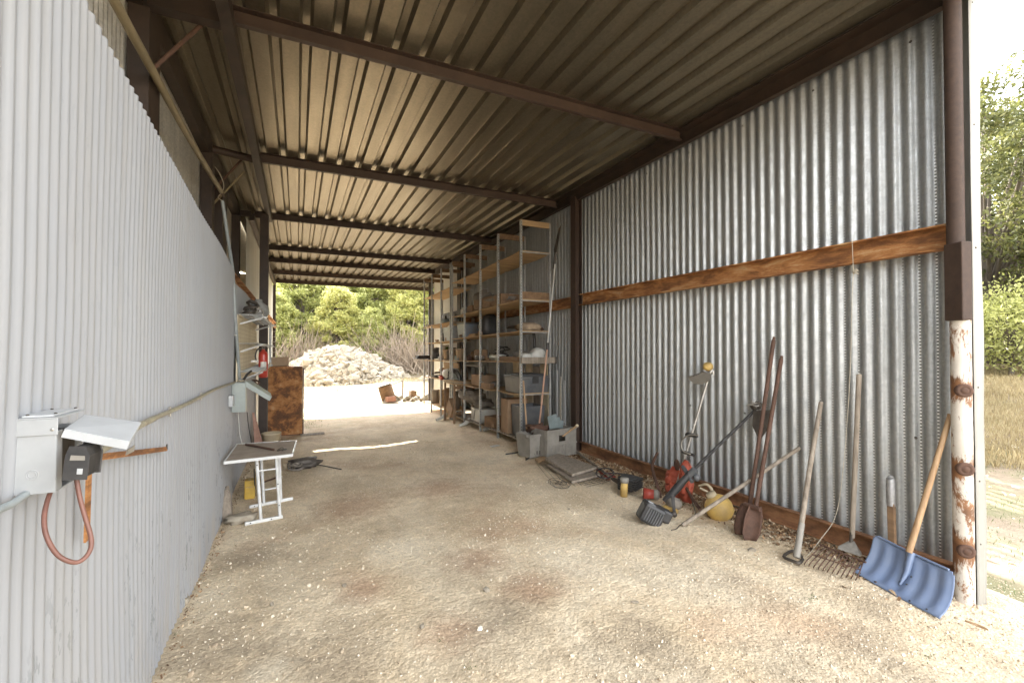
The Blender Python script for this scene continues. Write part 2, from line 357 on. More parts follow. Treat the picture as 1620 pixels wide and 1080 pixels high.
# ================================================================ SETTING: ground
def axis_pts(lo, hi, flo, fhi, fine, grow=1.12):
    a = list(np.arange(flo, fhi, fine)); s = fine; x = a[-1]
    while x < hi: s = min(s * grow, 14); x += s; a.append(x)
    s = fine; x = flo; b = []
    while x > lo: s = min(s * grow, 14); x -= s; b.append(x)
    return np.array(b[::-1] + a)
gx_ = axis_pts(-300, 300, -.8, 4.6, .035); gy_ = axis_pts(-60, 420, .5, 7.5, .035)
X, Y = np.meshgrid(gx_, gy_); Z = gz(X, Y)
fine = np.exp(-((np.abs(X - 2) / 5) ** 4)) * np.exp(-((np.abs(Y - 4) / 7) ** 4))
Z = Z + fine * (.003 * vnoise(X * 11, Y * 11 + 3) + .002 * vnoise(X * 23 + 8, Y * 23))
nx, ny = len(gx_), len(gy_); idx = np.arange(nx * ny).reshape(ny, nx)
F4 = np.stack([idx[:-1, :-1], idx[:-1, 1:], idx[1:, 1:], idx[1:, :-1]], -1).reshape(-1, 4)
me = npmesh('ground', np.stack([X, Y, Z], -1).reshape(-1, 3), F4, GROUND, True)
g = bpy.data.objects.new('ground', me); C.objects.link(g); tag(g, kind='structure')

_t = (1 + 5 ** .5) / 2
ICO = np.array([(-1, _t, 0), (1, _t, 0), (-1, -_t, 0), (1, -_t, 0), (0, -1, _t), (0, 1, _t), (0, -1, -_t), (0, 1, -_t), (_t, 0, -1), (_t, 0, 1), (-_t, 0, -1), (-_t, 0, 1)]) / 1.9
ICF = np.array([(0, 11, 5), (0, 5, 1), (0, 1, 7), (0, 7, 10), (0, 10, 11), (1, 5, 9), (5, 11, 4), (11, 10, 2), (10, 7, 6), (7, 1, 8), (3, 9, 4), (3, 4, 2), (3, 2, 6), (3, 6, 8), (3, 8, 9), (4, 9, 5), (2, 4, 11), (6, 2, 10), (8, 6, 7), (9, 8, 1)])
def rot_batch(n, tilt=1.):
    q = rng.normal(size=(n, 4)); q[:, 1:3] *= tilt; q /= np.linalg.norm(q, axis=1)[:, None]; w, x, y, z = q.T
    return np.stack([np.stack([1 - 2 * (y * y + z * z), 2 * (x * y - z * w), 2 * (x * z + y * w)], -1), np.stack([2 * (x * y + z * w), 1 - 2 * (x * x + z * z), 2 * (y * z - x * w)], -1), np.stack([2 * (x * z - y * w), 2 * (y * z + x * w), 1 - 2 * (x * x + y * y)], -1)], 1)
def scatter(name, pos, size, tmpl, faces, mat, aspect=(1, 1, .65), jit=.18, tilt=1., smooth=False):
    n = len(pos); T_ = tmpl[None] * (1 + jit * rng.normal(size=(n, len(tmpl), 1))) * (np.array(aspect) * (1 + .25 * rng.normal(size=(n, 3))))[:, None, :]
    T_ = np.einsum('nij,nkj->nki', rot_batch(n, tilt), T_) * size[:, None, None] + pos[:, None, :]
    f = (faces[None] + (np.arange(n) * len(tmpl))[:, None, None]).reshape(-1, faces.shape[1])
    return npmesh(name, T_.reshape(-1, 3), f, mat, smooth)
def link(me, name): o = bpy.data.objects.new(name, me); C.objects.link(o); return o
# loose gravel on the floor (nobody could count it)
n = 95000
px = rng.uniform(-.6, 4.6, n); py = .7 + 8.5 * rng.random(n) ** 2.1
clus = vnoise(px * 1.3 + 7, py * 1.3) + .5 * vnoise(px * 4, py * 4) + .35 * (px > 3.2) + .15 * (py < 2.4)
keep = clus > rng.uniform(-.25, .75, n); px, py = px[keep], py[keep]
sz = np.clip(rng.lognormal(math.log(.0031), .45, len(px)), .0016, .016)
pos = np.stack([px, py, gz(px, py) + sz * .3], -1)
tag(link(scatter('gravel', pos, sz, ICO, ICF, PEB, (1, 1, .6)), 'gravel'), 'loose pale crushed stone spread over the dirt floor', 'gravel', kind='stuff')
# leaf litter and brown stones along the foot of the right-hand wall
n = 5200
py = rng.uniform(1.5, 5.8, n); px = 3.93 - np.abs(rng.normal(0, .17, n))
QUAD = np.array([(-1, -.45, 0), (1, -.5, .12), (.9, .5, 0), (-1, .45, .15)]); QF = np.array([(0, 1, 2, 3)])
sz = rng.uniform(.006, .021, n); pos = np.stack([px, py, gz(px, py) + rng.uniform(.001, .014, n)], -1)
tag(link(scatter('leaf_litter', pos, sz, QUAD, QF, LIT, (1, 1, 1), .1, .35), 'leaf_litter'), 'brown leaf litter and chips along the foot of the metal wall', 'leaf litter', kind='stuff')
n = 700; py = rng.uniform(1.5, 8.5, n); px = -.605 + np.abs(rng.normal(0, .03, n)); sz = rng.uniform(.003, .010, n)
tag(link(scatter('wall_foot_litter', np.stack([px, py, gz(px, py) + rng.uniform(.001, .012, n)], -1), sz, QUAD, QF, LIT, (1, 1, 1), .1, .35), 'wall_foot_litter'), 'dark crumbs and dry leaves along the foot of the white wall', 'leaf litter', kind='stuff')
# dry grass of the field on the right and beyond the far end
BL = np.array([(-.035, 0, 0), (.035, 0, 0), (.02, .05, .6), (.0, .22, 1.)]); BF = np.array([(0, 1, 2, 3)])
def blades(name, px, py, h, mat, label, cat='grass'):
    n = len(px); a = rng.uniform(0, 6.28, n); ca, sa = np.cos(a), np.sin(a)
    T_ = np.repeat(BL[None], n, 0) * h[:, None, None]; T_[:, :, 1] += rng.normal(0, .25, n)[:, None] * T_[:, :, 2]
    x = T_[:, :, 0] * ca[:, None] - T_[:, :, 1] * sa[:, None]; y = T_[:, :, 0] * sa[:, None] + T_[:, :, 1] * ca[:, None]
    v = np.stack([x + px[:, None], y + py[:, None], T_[:, :, 2] + gz(px, py)[:, None] - .01], -1)
    f = (BF[None] + (np.arange(n) * 4)[:, None, None]).reshape(-1, 4)
    return tag(link(npmesh(name, v.reshape(-1, 3), f, mat), name), label, cat, kind='stuff')
n = 110000; d = rng.uniform(5.5, 22, n); a = R(73) + rng.uniform(-R(14), R(14), n)
px, py = d * np.sin(a), d * np.cos(a); k = (px > 8.2 + vnoise(px, py) * 2); px, py = px[k], py[k]
blades('dry_grass', px, py, rng.uniform(.05, .15, len(px)), DRYG, 'pale straw-coloured dry grass in the field right of the shed')
n = 9000; px = rng.uniform(4.35, 9, n); py = rng.uniform(.6, 6, n); k = vnoise(px * 1.2, py * 1.2) > .0; px, py = px[k], py[k]
blades('green_grass', px, py, rng.uniform(.015, .05, len(px)), WEEDM, 'thin green grass in patches outside the front post')
n = 30000; px = rng.uniform(-1, 14, n); py = rng.uniform(15.5, 30, n); k = vnoise(px * .5 + 3, py * .5) > -.05; px, py = px[k], py[k]
blades('straw', px, py, rng.uniform(.04, .2, len(px)), DRYG, 'sunlit straw in the yard in front of the rock heap')
n = 1500; px = rng.uniform(-.1, 1.0, n); py = rng.uniform(10.5, 13.4, n); k = px + rng.normal(0, .15, n) < .45; px, py = px[k], py[k]
blades('grass', px, py, rng.uniform(.02, .06, len(px)), WEEDM, 'fresh green grass beside the rusty plate, far end of the floor')
# stones in the yard on the right
n = 500; px = rng.uniform(4.3, 10, n); py = rng.uniform(.2, 8, n); sz = rng.lognormal(math.log(.025), .5, n)
tag(link(scatter('loose_stones', np.stack([px, py, gz(px, py)], -1), sz, ICO, ICF, PEB, (1, 1, .5)), 'loose_stones'), 'scattered pale stones on the dirt outside the front post', 'stones', kind='stuff')

# ================================================================ SHED
XW = 4.05; ROOF = 4.10
shed = T('open_shed', (1.7, 9.8, 0), 'open-ended steel shed with rusty purlins and corrugated metal roof and right wall', 'shed')
def corr(m, fixed, a0, a1, z0, z1, pitch, amp, rows=14, seg=8, ax='y', dent=.0, ph=0, sh_=.8):
    """vertical corrugated sheet; z0, z1 may be functions of the running coordinate"""
    f0 = z0 if callable(z0) else (lambda t: z0); f1 = z1 if callable(z1) else (lambda t: z1)
    nu = int((a1 - a0) / pitch * seg)
    def fn(i, j):
        t = a0 + (a1 - a0) * i; z = f0(t) + (f1(t) - f0(t)) * j
        s = math.sin(2 * math.pi * t / pitch + ph); s = math.copysign(abs(s) ** sh_, s)
        w = fixed + amp * s + dent * float(vnoise(t * 1.3 + 11, z * 1.1 + 2))
        return (w, t, z) if ax == 'y' else (t, w, z)
    return m.grid(fn, nu, rows)
# roof sheets: near roof and far roof with a slit between them
def roof_sheet(y0, y1, z, x0=-1.02, x1=4.1, lift=0.):
    prof = [(0, 0), (.105, 0), (.128, .045), (.182, .045), (.205, 0)]
    pts = []; x = x0
    while x < x1:
        for a, b in prof: pts.append((x + a, b))
        x += .2286
    m = MB(); ys = np.linspace(y0, y1, 22)
    vs = [(p[0], y, z + p[1] + lift * (y - y0) + .004 * float(vnoise(p[0] * 1.2, y * .8))) for y in ys for p in pts]; k = len(pts)
    m.add(vs, [(j * k + i, (j + 1) * k + i, (j + 1) * k + i + 1, j * k + i + 1) for j in range(len(ys) - 1) for i in range(k - 1)])
    return m
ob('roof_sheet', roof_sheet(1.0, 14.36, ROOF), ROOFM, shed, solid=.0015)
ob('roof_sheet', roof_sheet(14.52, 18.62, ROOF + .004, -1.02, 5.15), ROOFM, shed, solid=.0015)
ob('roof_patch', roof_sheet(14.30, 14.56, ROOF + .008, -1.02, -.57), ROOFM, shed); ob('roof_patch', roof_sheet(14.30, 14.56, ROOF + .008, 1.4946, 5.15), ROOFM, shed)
ob('closure_strip', MB().rbox(-1.0, 4.1, 14.10, 14.14, ROOF - .002, ROOF + .048), OXIDE, shed)  # filler added in the ribs to hide the bright slit from view
ob('closure_strip', MB().rbox(-.9, 5.1, 16.33, 16.37, ROOF + .002, ROOF + .05), OXIDE, shed); ob('closure_strip', MB().rbox(-.9, 5.1, 18.48, 18.52, ROOF + .002, ROOF + .05), OXIDE, shed)
# purlins: web facing the camera side, flange screwed up to the roof
def purlin(y, x0, x1, h=.115):
    m = MB(); zt = ROOF - .004
    prof = [(0, 0), (-.062, 0), (-.062, -.006), (-.006, -.006), (-.006, -h), (-.05, -h), (-.05, -h - .005), (0, -h - .005)]
    m.prism(prof, (x0, y + .03, zt), (0, 1, 0), (0, 0, 1), (x1 - x0, 0, 0))
    x = -1.02 + .05 + .2286 * math.ceil((x0 + .97) / .2286)
    while x < x1 - .1:
        m.lathe([(.0001, -.012), (.006, -.012), (.006, 0), (.0001, 0)], (x, y - .005, zt - .006), n=6, smooth=False); x += .2286
    ob('purlin', m, OXPURL, shed)
for y, xa in ((1.12, -.95), (3.85, -.44), (6.6, -.46), (9.45, -.72), (12.35, -.72), (14.12, -.78), (16.35, -.78), (18.5, -.78)): purlin(y, xa, 3.96 if y < 15 else 5.1)
# short stubs from the left rafter to the barn wall
m = MB().rbox(-1.0, -.49, 3.80, 3.90, 3.93, 4.07); ob('purlin_stub', m, OXIDE, shed)
m = MB().tube([(-1.0, 6.45, 4.0), (-.49, 6.58, 3.99)], .045, 12); ob('purlin_stub', m, OXPURL, shed)
m = MB().rbox(-1.0, -.77, 9.38, 9.44, 3.97, 4.07); ob('purlin_stub', m, OXIDE, shed)
# left rafter beam (runs the length of the shed) and right eave beam
ob('long_beam', MB().rbox(-.50, -.42, .6, 9.2, 3.86, 3.975), OXIDE, shed)
ob('long_beam', MB().rbox(-.78, -.70, 9.2, 18.6, 3.86, 3.975), OXIDE, shed)
m = MB(); m.prism([(0, 0), (-.12, 0), (-.12, -.012), (-.012, -.012), (-.012, -.15), (-.06, -.15), (-.06, -.16), (0, -.16)], (4.03, 1.1, ROOF - .002), (1, 0, 0), (0, 0, 1), (0, 13.6, 0)); ob('eave_beam', m, OXIDE, shed)
# right wall
m = MB(); corr(m, XW + .045, 1.48, 11.6, .02, 4.12, .100, .015, 16, 12, dent=.014, sh_=.55); ob('wall_sheet', m, GALV, shed)
m = MB(); corr(m, XW + .05, 11.62, 14.7, .0, 4.12, .100, .012, 4, 8); ob('wall_sheet', m, PALE, shed)['label'] = 'cream sheet wall behind the far racks'
def channel(name, y0, y1, zb, zt, xo, w, mat, t=.01):
    m = MB(); h = zt - zb
    m.prism([(0, 0), (-w, 0), (-w, t), (-t, t), (-t, h - t), (-w, h - t), (-w, h), (0, h)], (xo, y0, zb), (1, 0, 0), (0, 0, 1), (0, y1 - y0, 0)); return ob(name, m, mat, shed)
for y_ in np.arange(1.75, 5.9, .70):
    for z_ in (3.86, .95): ob('screw', MB().lathe([(.0001, .006), (.006, .005), (.010, .001), (.010, 0), (.0001, 0)], (XW + .028, float(y_), z_), (-1, 0, 0), 10), STEELD, shed)
channel('girt', 1.5, 5.93, 2.27, 2.44, 4.025, .085, RUSTG); channel('girt', 6.1, 11.4, 2.25, 2.42, 4.025, .085, RUSTG); channel('girt', 11.7, 14.7, 2.24, 2.36, 4.025, .08, OXIDE)
channel('bottom_beam', 1.5, 5.93, .015, .165, 4.0, .055, RUSTB)
# posts of the right side
m = MB().rbox(3.90, 3.914, 5.95, 6.09, -.1, 3.96).rbox(4.006, 4.02, 5.95, 6.09, -.1, 3.96).rbox(3.914, 4.006, 6.012, 6.026, -.1, 3.96); ob('post', m, OXPOST, shed)
ob('post', MB().rbox(3.88, 4.02, 11.42, 11.68, -.2, 3.94), OXIDE, shed); ob('post', MB().rbox(3.93, 4.02, 14.72, 14.81, -.2, 3.94), OXIDE, shed); ob('post', MB().rbox(5.0, 5.09, 18.3, 18.4, -.3, 3.94), OXIDE, shed)
PC = P(1522, 700, y=1.43); PC.z = 0
fp = ob('post', MB().tube([PC + V((0, 0, -.25)), PC + V((0, 0, 1.8))], .052, 24), PIPEW, shed); fp['label'] = 'white painted pipe post with rust blotches at the front right'
for v in (616, 737, 863):
    c = P(1524, v, x=3.95); dv = V((-.80, -.6, 0)).normalized(); c = V((PC.x, PC.y, c.z)) + dv * .046
    m = MB().lathe([(.0001, .016), (.018, .016), (.022, .010), (.026, .014), (.040, .012), (.046, .0), (.046, -.02)], c, dv, 20); ob('welded_cap', m, RUSTT, fp)
up_ = ob('upper_post', MB().tube([PC + V((-.012, .012, 1.78)), PC + V((-.012, .012, 4.15))], .046, 24), OXPOST, shed)
ob('splice_plate', MB().box((PC.x - .045, PC.y - .008, 2.03), (.07, .115, .50), Matrix.Rotation(R(-22), 3, 'Z')), OXPOST, up_, bevel=.006)
m = MB()
m.grid(lambda i, j: (PC.x + .02 + .105 * i + .004 * float(vnoise(i * 2, j * 9)), 1.375 - .012 * i - .012 * float(vnoise(3, j * 7)) * i, -.17 + 4.35 * j + .0 * i), 3, 40)
m.grid(lambda i, j: (PC.x + .125 + .004 * float(vnoise(2, j * 9)), 1.363 + .12 * i - .012 * float(vnoise(3, j * 7)) * (1 - i), -.17 + 4.35 * j), 2, 40)
tr = ob('corner_trim', m, simple('trim_white', (.30, .295, .27), (.25, .24, .215), 2, .45), shed, solid=.002)
for z in (3.85, 3.05, 2.25, 1.35, .75, .35): ob('screw', MB().ball((PC.x + .06, 1.370, z), (.006, .005, .006), 8, 6), STEELD, tr)
# far left of the shed: post by the wall, end post, cladding between them
ob('post', MB().rbox(-.58, -.45, 8.70, 8.83, -.1, 3.86), OXIDE, shed)
ob('post', MB().rbox(-.80, -.70, 18.3, 18.4, -.3, 3.86), OXIDE, shed)
m = MB(); corr(m, -.80, 9.0, 18.3, -.1, 3.86, .1, .01, 4, 6); ob('wall_sheet', m, PALE, shed)['label'] = 'cream cladding on the far left side'

# ================================================================ BARN on the left
barn = T('barn', (-1.0, 6, 0), 'long barn side clad in white corrugated steel with bare galvanised strip above', 'barn')
ztop = lambda y: 2.70 - .073 * (y - 1.86) if y < 5.72 else 2.36
zbot = lambda y: -.05 + .03 * float(vnoise(y * 5, 3))
m = MB(); corr(m, -.62, -2.0, 5.7, zbot, ztop, .058, .006, 24, 8, dent=.03); ob('white_cladding', m, WHITE, barn)
m = MB(); corr(m, -.64, 5.66, 8.95, zbot, lambda y: 2.34, .058, .006, 14, 8, dent=.03); ob('white_cladding', m, WHITE, barn)
m = MB()
m.grid(lambda i, j: (-.655, -2 + 7.7 * i, ztop(-2 + 7.7 * i) - .05 + .115 * j), 10, 1)
m.grid(lambda i, j: (-.655 - .03 * j, -2 + 7.7 * i, ztop(-2 + 7.7 * i) - .05), 10, 1)
ob('top_angle', m, simple('weathered_angle', (.20, .17, .14), (.12, .10, .085), 6, .7, .3), barn, solid=.004)
m = MB().prism([(0, 0), (.075, 0), (.075, .008), (.008, .008), (.008, .15), (.075, .15), (.075, .158), (0, .158)], (-.74, 5.6, 2.33), (1, 0, 0), (0, 0, 1), (0, 12.7, 0)); ob('girt', m, RUSTG, barn)
m = MB(); corr(m, -1.03, -2.0, 8.95, 2.0, 3.98, .068, .011, 8, 6, dent=.02); ob('upper_cladding', m, GALV_UP, barn)
ob('eave_beam', MB().rbox(-1.02, -.93, -2, 9.3, 3.86, 4.07), OXIDE, barn)
for y, w, zb in ((.8, .2, 1.9), (3.86, .27, 1.9), (6.3, .17, 1.9), (7.25, .4, 2.5), (9.02, .2, 0)):
    ob('post', MB().rbox(-1.015, -.90, y - w / 2, y + w / 2, zb, 3.86), OXIDE, barn)
m = MB(); m.grid(lambda i, j: (-1.04 - 5 * i, -2 + 20.6 * j, 4.16 + .9 * i), 2, 2); m.grid(lambda i, j: (-6.04 - 5 * i, -2 + 20.6 * j, 5.06 - .9 * i), 2, 2); ob('roof', m, GALV_UP, barn, solid=.01)
m = MB(); m.rbox(-11, -1.06, -2.1, -2.02, -.2, 4.1).rbox(-11, -.82, 18.42, 18.5, -.4, 4.1).rbox(-11.05, -10.98, -2, 18.4, -.2, 4.1); ob('end_wall', m, CREAM, barn)
for yy_ in (18.45, -2.1): ob('gable', MB().prism([(0, 0), (-5, .9), (-10, 0)], (-1.04, yy_, 4.1), (1, 0, 0), (0, 0, 1), (0, .05, 0)), CREAM, barn)

# ================================================================ RACKS
FX, BX = 3.30, 3.88                                   # front and back of the racks
def dz(y): return -.017 * (y - 6.67)
LV = [.10, .85, 1.37, 1.88, 2.40, 3.20]
racksn = []
def rack(y0, ys, levels, label, tops, wide=.036):
    t = T('metal_rack', ((FX + BX) / 2, (ys[0] + ys[-1]) / 2, G(3.5, ys[0])), label, 'rack', 'tall slotted racks on the right')
    for y in ys:
        for x in (FX, BX):
            m = MB(); s = 1 if x == FX else -1; zb = G(x, y) - .02; zt = 3.71 + dz(y)
            # angle section with its slots cut as separate little plates either side
            m.rbox(x, x + s * wide, y - .003, y, zb, zt); 
            k = 0
            m.rbox(x, x + s * .003, y, y + wide, zb, zt)
            p = ob('upright', m, ANGLE, t)
            if y < 9 and x == FX:
                h = MB(); z = zb + .05
                while z < zt: h.rbox(x + .012, x + .022, y - .0042, y - .0032, z, z + .022); z += .05
                ho = ob('slots', h, STEELD, p, ); ho['kind'] = 'stuff'
    for li, (z, mt, sag) in enumerate(levels):
        for a, b in zip(ys[:-1], ys[1:]):
            m = MB()
            f = lambda i, j, q: (FX + .004 + (BX - FX - .008) * j, a + .005 + (b - a - .01) * i, z + dz(a + (b - a) * i) - sag * 4 * i * (1 - i) + q)
            for q in (0, .014): m.grid(lambda i, j: f(i, j, q), 8, 2, True)
            m.box((FX + .012, (a + b) / 2, z + dz((a + b) / 2) - sag * .5 + .006), (.006, b - a - .01, .02)) if sag < .004 else None
            for (i0, j0, i1, j1) in ((0, 0, 1, 0), (0, 1, 1, 1), (0, 0, 0, 1), (1, 0, 1, 1)):
                m.grid(lambda i, j: f(i0 + (i1 - i0) * i, j0 + (j1 - j0) * i, .014 * j), 8, 1, False)
            ob('shelf', m, mt, t)
        for y in ys:
            if y in (ys[0],): ob('shelf_rail', MB().rbox(FX + .037, BX - .037, y - .006, y + .004, z + dz(y) - .022, z + dz(y) - .002), ANGLE, t)
    for y in tops: ob('top_board', MB().rbox(FX + .004, BX - .01, y + .006, y + .045, 3.63 + dz(y), 3.70 + dz(y) + .02), WOODP if y < 7 else WOODB, t)
    return t
lv = [(LV[0], WOODG, 0), (LV[1], WOODP, .03), (LV[2], WOODP, .005), (LV[3], WOODP, .006), (LV[4], WOODP, .012), (LV[5], WOODP, .015)]
rack(0, (6.67, 7.61, 8.50, 9.45, 10.33), lv, 'nearest tall slotted steel rack, four bays with plywood shelves', (6.67, 7.61, 8.5, 9.45, 10.28))
rack(0, (10.46, 11.25, 12.15, 12.95), [(.17, WOODP, 0), (.89, WOODP, .01), (1.36, WOODP, .01), (1.84, WOODP, .006), (2.30, WOODP, .008), (3.13, WOODP, .01)], 'far tall slotted steel rack, closest to the open end of the shed', (10.46, 11.25, 12.15, 12.9))

def one(name, m, mat, label, cat, group=None, bevel=0, sub=0, solid=0):
    n = len(m.v); L = (sum(p[0] for p in m.v) / n, sum(p[1] for p in m.v) / n, min(p[2] for p in m.v))
    return tag(ob(name, m, mat, None, L, bevel=bevel, sub=sub, solid=solid), label, cat, group)
def rotz(c, a, m):                                     # turn a builder's points about c
    c = V(c); M = Matrix.Rotation(R(a), 3, 'Z'); m.v = [tuple(c + M @ (V(p) - c)) for p in m.v]; return m
def rotm(c, M, m):
    c = V(c); m.v = [tuple(c + M @ (V(p) - c)) for p in m.v]; return m
def sacky(c, r, jit=.10, n=18, m_=12, flat=.0):
    m = MB().ball(c, 1, n, m_); c = V(c); out = []
    for p in m.v:
        d = V(p) - c; q = 1 + jit * 2.4 * float(vnoise(d.x * 2.3 + c.y * 5, d.y * 2.3 + d.z * 3 + c.z * 7)) + random.uniform(-.02, .02)
        e = V((math.copysign(abs(d.x) ** .7, d.x) * r[0], math.copysign(abs(d.y) ** .7, d.y) * r[1], math.copysign(abs(d.z) ** .8, d.z) * r[2])) * q
        out.append(tuple(c + V((e.x, e.y, max(e.z, -r[2] * .85)))))
    m.v = out; return m
def hollow(m, x0, x1, y0, y1, z0, z1, t=.012, taper=.0, bottom=True):
    """open-topped box with walls of thickness t, wider at the top by taper"""
    def ring(z, k, i): return [(x0 - k + i, y0 - k + i, z), (x1 + k - i, y0 - k + i, z), (x1 + k - i, y1 + k - i, z), (x0 - k + i, y1 + k - i, z)]
    vs = ring(z0, 0, 0) + ring(z1, taper, 0) + ring(z1, taper, t) + ring(z0 + t, 0, t)
    fs = []
    for a, b in ((0, 4), (4, 8), (8, 12)):
        for k in range(4): fs.append((a + k, a + (k + 1) % 4, b + (k + 1) % 4, b + k))
    fs += [(3, 2, 1, 0), (12, 13, 14, 15)]
    return m.add(vs, fs)
def sh(y, l): return LV[l] + dz(y) + .016

# ---- nearest bay
y = 6.72; z = sh(7, 1) - .02
t = T('storage_tote', (3.6, 7.0, z), 'dark grey lidded plastic tote on the nearest rack shelf', 'tote')
m = MB(); hollow(m, 3.36, 3.86, 6.74, 7.38, z, z + .26, .01, .02); ob('tote_body', m, DARKG, t, bevel=.008)
m = MB().rbox(3.335, 3.885, 6.71, 7.41, z + .25, z + .30).rbox(3.38, 3.84, 6.76, 7.36, z + .30, z + .325); ob('lid', m, DARKG, t, bevel=.012)
ob('rim', MB().rbox(3.345, 3.875, 6.722, 6.728, z + .13, z + .15), DARKG, t)
ob('latch', MB().rbox(3.55, 3.66, 6.70, 6.715, z + .18, z + .29), BLACK, t, bevel=.003)
for k in range(5): one('leaning_board', rotm((3.9, 7.0 + .2 * k, .1), Matrix.Rotation(R(-1.5), 3, 'Y'), MB().rbox(3.895, 3.915, 6.78 + .28 * k, 7.03 + .28 * k, .12, 1.33 - .05 * (k % 2))), CREAM if k % 2 == 0 else WOODG, ['cream board leaning on the wall behind the grey tote, nearest of the row', 'greyish board leaning behind the tote, second from the near end', 'cream board leaning in the middle behind the racks', 'greyish board leaning behind the racks, fourth in its row', 'cream board leaning farthest along behind the first racks'][k], 'board', 'boards leaning behind the racks', bevel=.002)
one('grey_bin', hollow(MB(), 3.40, 3.80, 6.80, 7.18, sh(7, 0), sh(7, 0) + .52, .012, .02), DARKG, 'dark grey open bin standing on the bottom shelf beside a tall carton', 'bin', bevel=.004)
one('tall_carton', MB().rbox(3.34, 3.74, 7.26, 7.54, sh(7.4, 0), sh(7.4, 0) + .60), CARD, 'tall tan carton standing on the bottom shelf behind the grey bin', 'carton', bevel=.004)
t = T('shelf_edge_board', (3.6, 6.66, 1.4), 'wide tan board set on edge across the end of the nearest rack at tote height', 'board'); ob('board', MB().rbox(3.30, 3.95, 6.615, 6.655, 1.355, 1.455), WOODG, t, bevel=.002)
ob('cleat', MB().rbox(3.93, 3.952, 6.60, 6.614, 1.34, 1.46), STEELD, t)
one('edge_board', MB().rbox(3.34, 3.86, 6.70, 6.74, sh(6.7, 4), sh(6.7, 4) + .125), WOODB, 'brown board set on edge on the shelf at girt height', 'board', bevel=.002)
one('folded_bag', sacky((3.62, 6.98, sh(7, 3) + .07), (.2, .17, .085), .12), simple('tan_bag', (.40, .31, .21), (.27, .20, .14), 12, .9, bump=.6), 'tan crumpled bag lying on the third shelf of the nearest bay', 'bag')
t = T('hand_saw', (3.5, 7.4, sh(7.4, 3)), 'old handsaw lying with a dark handle on the third shelf', 'saw')
ob('blade', MB().prism([(0, 0), (.55, .03), (.55, .10), (0, .14)], (3.45, 7.16, sh(7.4, 3) + .06), (.05, .95, .02), (.8, 0, .55), (0, 0, .003)), STEELD, t)
ob('handle', MB().tube([(3.46, 7.18, sh(7.2, 3) + .08), (3.46, 7.10, sh(7.2, 3) + .04), (3.55, 7.08, sh(7.2, 3) + .05), (3.58, 7.16, sh(7.2, 3) + .14), (3.46, 7.2, sh(7.2, 3) + .1)], .016, 8), WOODB, t)
for k, (xx, yy, h, w) in enumerate(((3.70, 6.86, .20, .14), (3.50, 6.90, .12, .12), (3.62, 7.28, .15, .13))):
    one('cloth_sack', sacky((xx, yy, sh(7, 2) + h * .5), (w, w * .9, h * .6), .16), WHITEP if k < 2 else CLOTH, ['bulging white sack on the shelf above the tote, nearest the wall', 'small white sack beside the bulging one above the tote', 'grey dusty sack behind the white ones above the tote'][k], 'sack', 'sacks above the grey tote')
t = T('roof_flashing_roll', (3.5, 8.0, sh(8, 2)), 'cream plastic tube lying along the shelf at eye height', 'tube')
m = MB(); m.lathe([(.052, 0), (.062, 0), (.062, .78), (.052, .78), (.052, 0)], (3.44, 7.66, sh(8, 2) + .062), (.12, 1, 0), 20); ob('tube', m, WHITEP, t)
one('wood_offcut', MB().rbox(3.33, 3.40, 6.85, 7.6, sh(7.2, 2), sh(7.2, 2) + .08), WOODB, 'brown timber offcut lying at the front of the eye-height shelf', 'timber', bevel=.003)
def tangle(c, r, n, th, seed, squash=.6):
    rr = random.Random(seed); pts = []; m = MB(); ph = rr.uniform(0, 6)
    for k in range(n * 10):
        a = ph + k * .62; q = r * (.65 + .35 * math.sin(k * .37 + ph)); pts.append((c[0] + q * math.cos(a) * .8, c[1] + q * math.sin(a), c[2] + r * squash * (.5 + .5 * math.sin(k * .23 + 2 * ph)) + .01 * math.sin(k)))
    return m.tube(pts, th, 6)
one('strap_tangle', tangle((3.62, 8.15, sh(8.1, 2) + .10), .20, 5, .012, 3, .9), BLACK, 'tangle of black straps piled behind the cream tube', 'straps')
one('hanging_strap', MB().tube([(3.75, 7.05, 1.86), (3.75, 7.02, 1.70), (3.74, 7.05, 1.52), (3.7, 7.12, 1.44)], [.03, .028, .022, .03], 8), BLACK, 'black rubber strap hanging from under the third shelf', 'strap')
# ---- second bay
t = T('wooden_trough', (3.55, 8.2, sh(8.2, 4)), 'long brown wooden box full of odds and ends on the shelf at girt height', 'box')
ob('box', hollow(MB(), 3.34, 3.74, 7.55, 8.95, sh(8.2, 4) + .01, sh(8.2, 4) + .21, .02), WOODB, t, bevel=.003)
ob('contents', sacky((3.54, 8.2, sh(8.2, 4) + .16), (.18, .62, .11), .35, 26, 10), CLOTH, t)
one('wood_block_with_hole', rotz((3.5, 8, 0), 14, MB().rbox(3.36, 3.66, 7.72, 8.28, sh(8, 0), sh(8, 0) + .20)), WOODB, 'heavy brown wooden block lying on the bottom shelf, second bay', 'block', bevel=.006)
t = T('bench_grinder', (3.6, 8.1, sh(8, 1)), 'shallow grey metal pan sitting on the sagging shelf', 'pan')
ob('pan', MB().lathe([(.0001, 0), (.16, 0), (.24, .09), (.25, .09), (.165, -.006), (.0001, -.006)], (3.58, 8.55, sh(8.5, 1)), n=24), ALU, t)
t.name = 'metal_pan'
one('open_carton', hollow(MB(), 3.40, 3.78, 8.75, 9.25, sh(9, 1), sh(9, 1) + .22, .006), CARD, 'brown open carton beside the metal pan on the sagging shelf', 'carton')
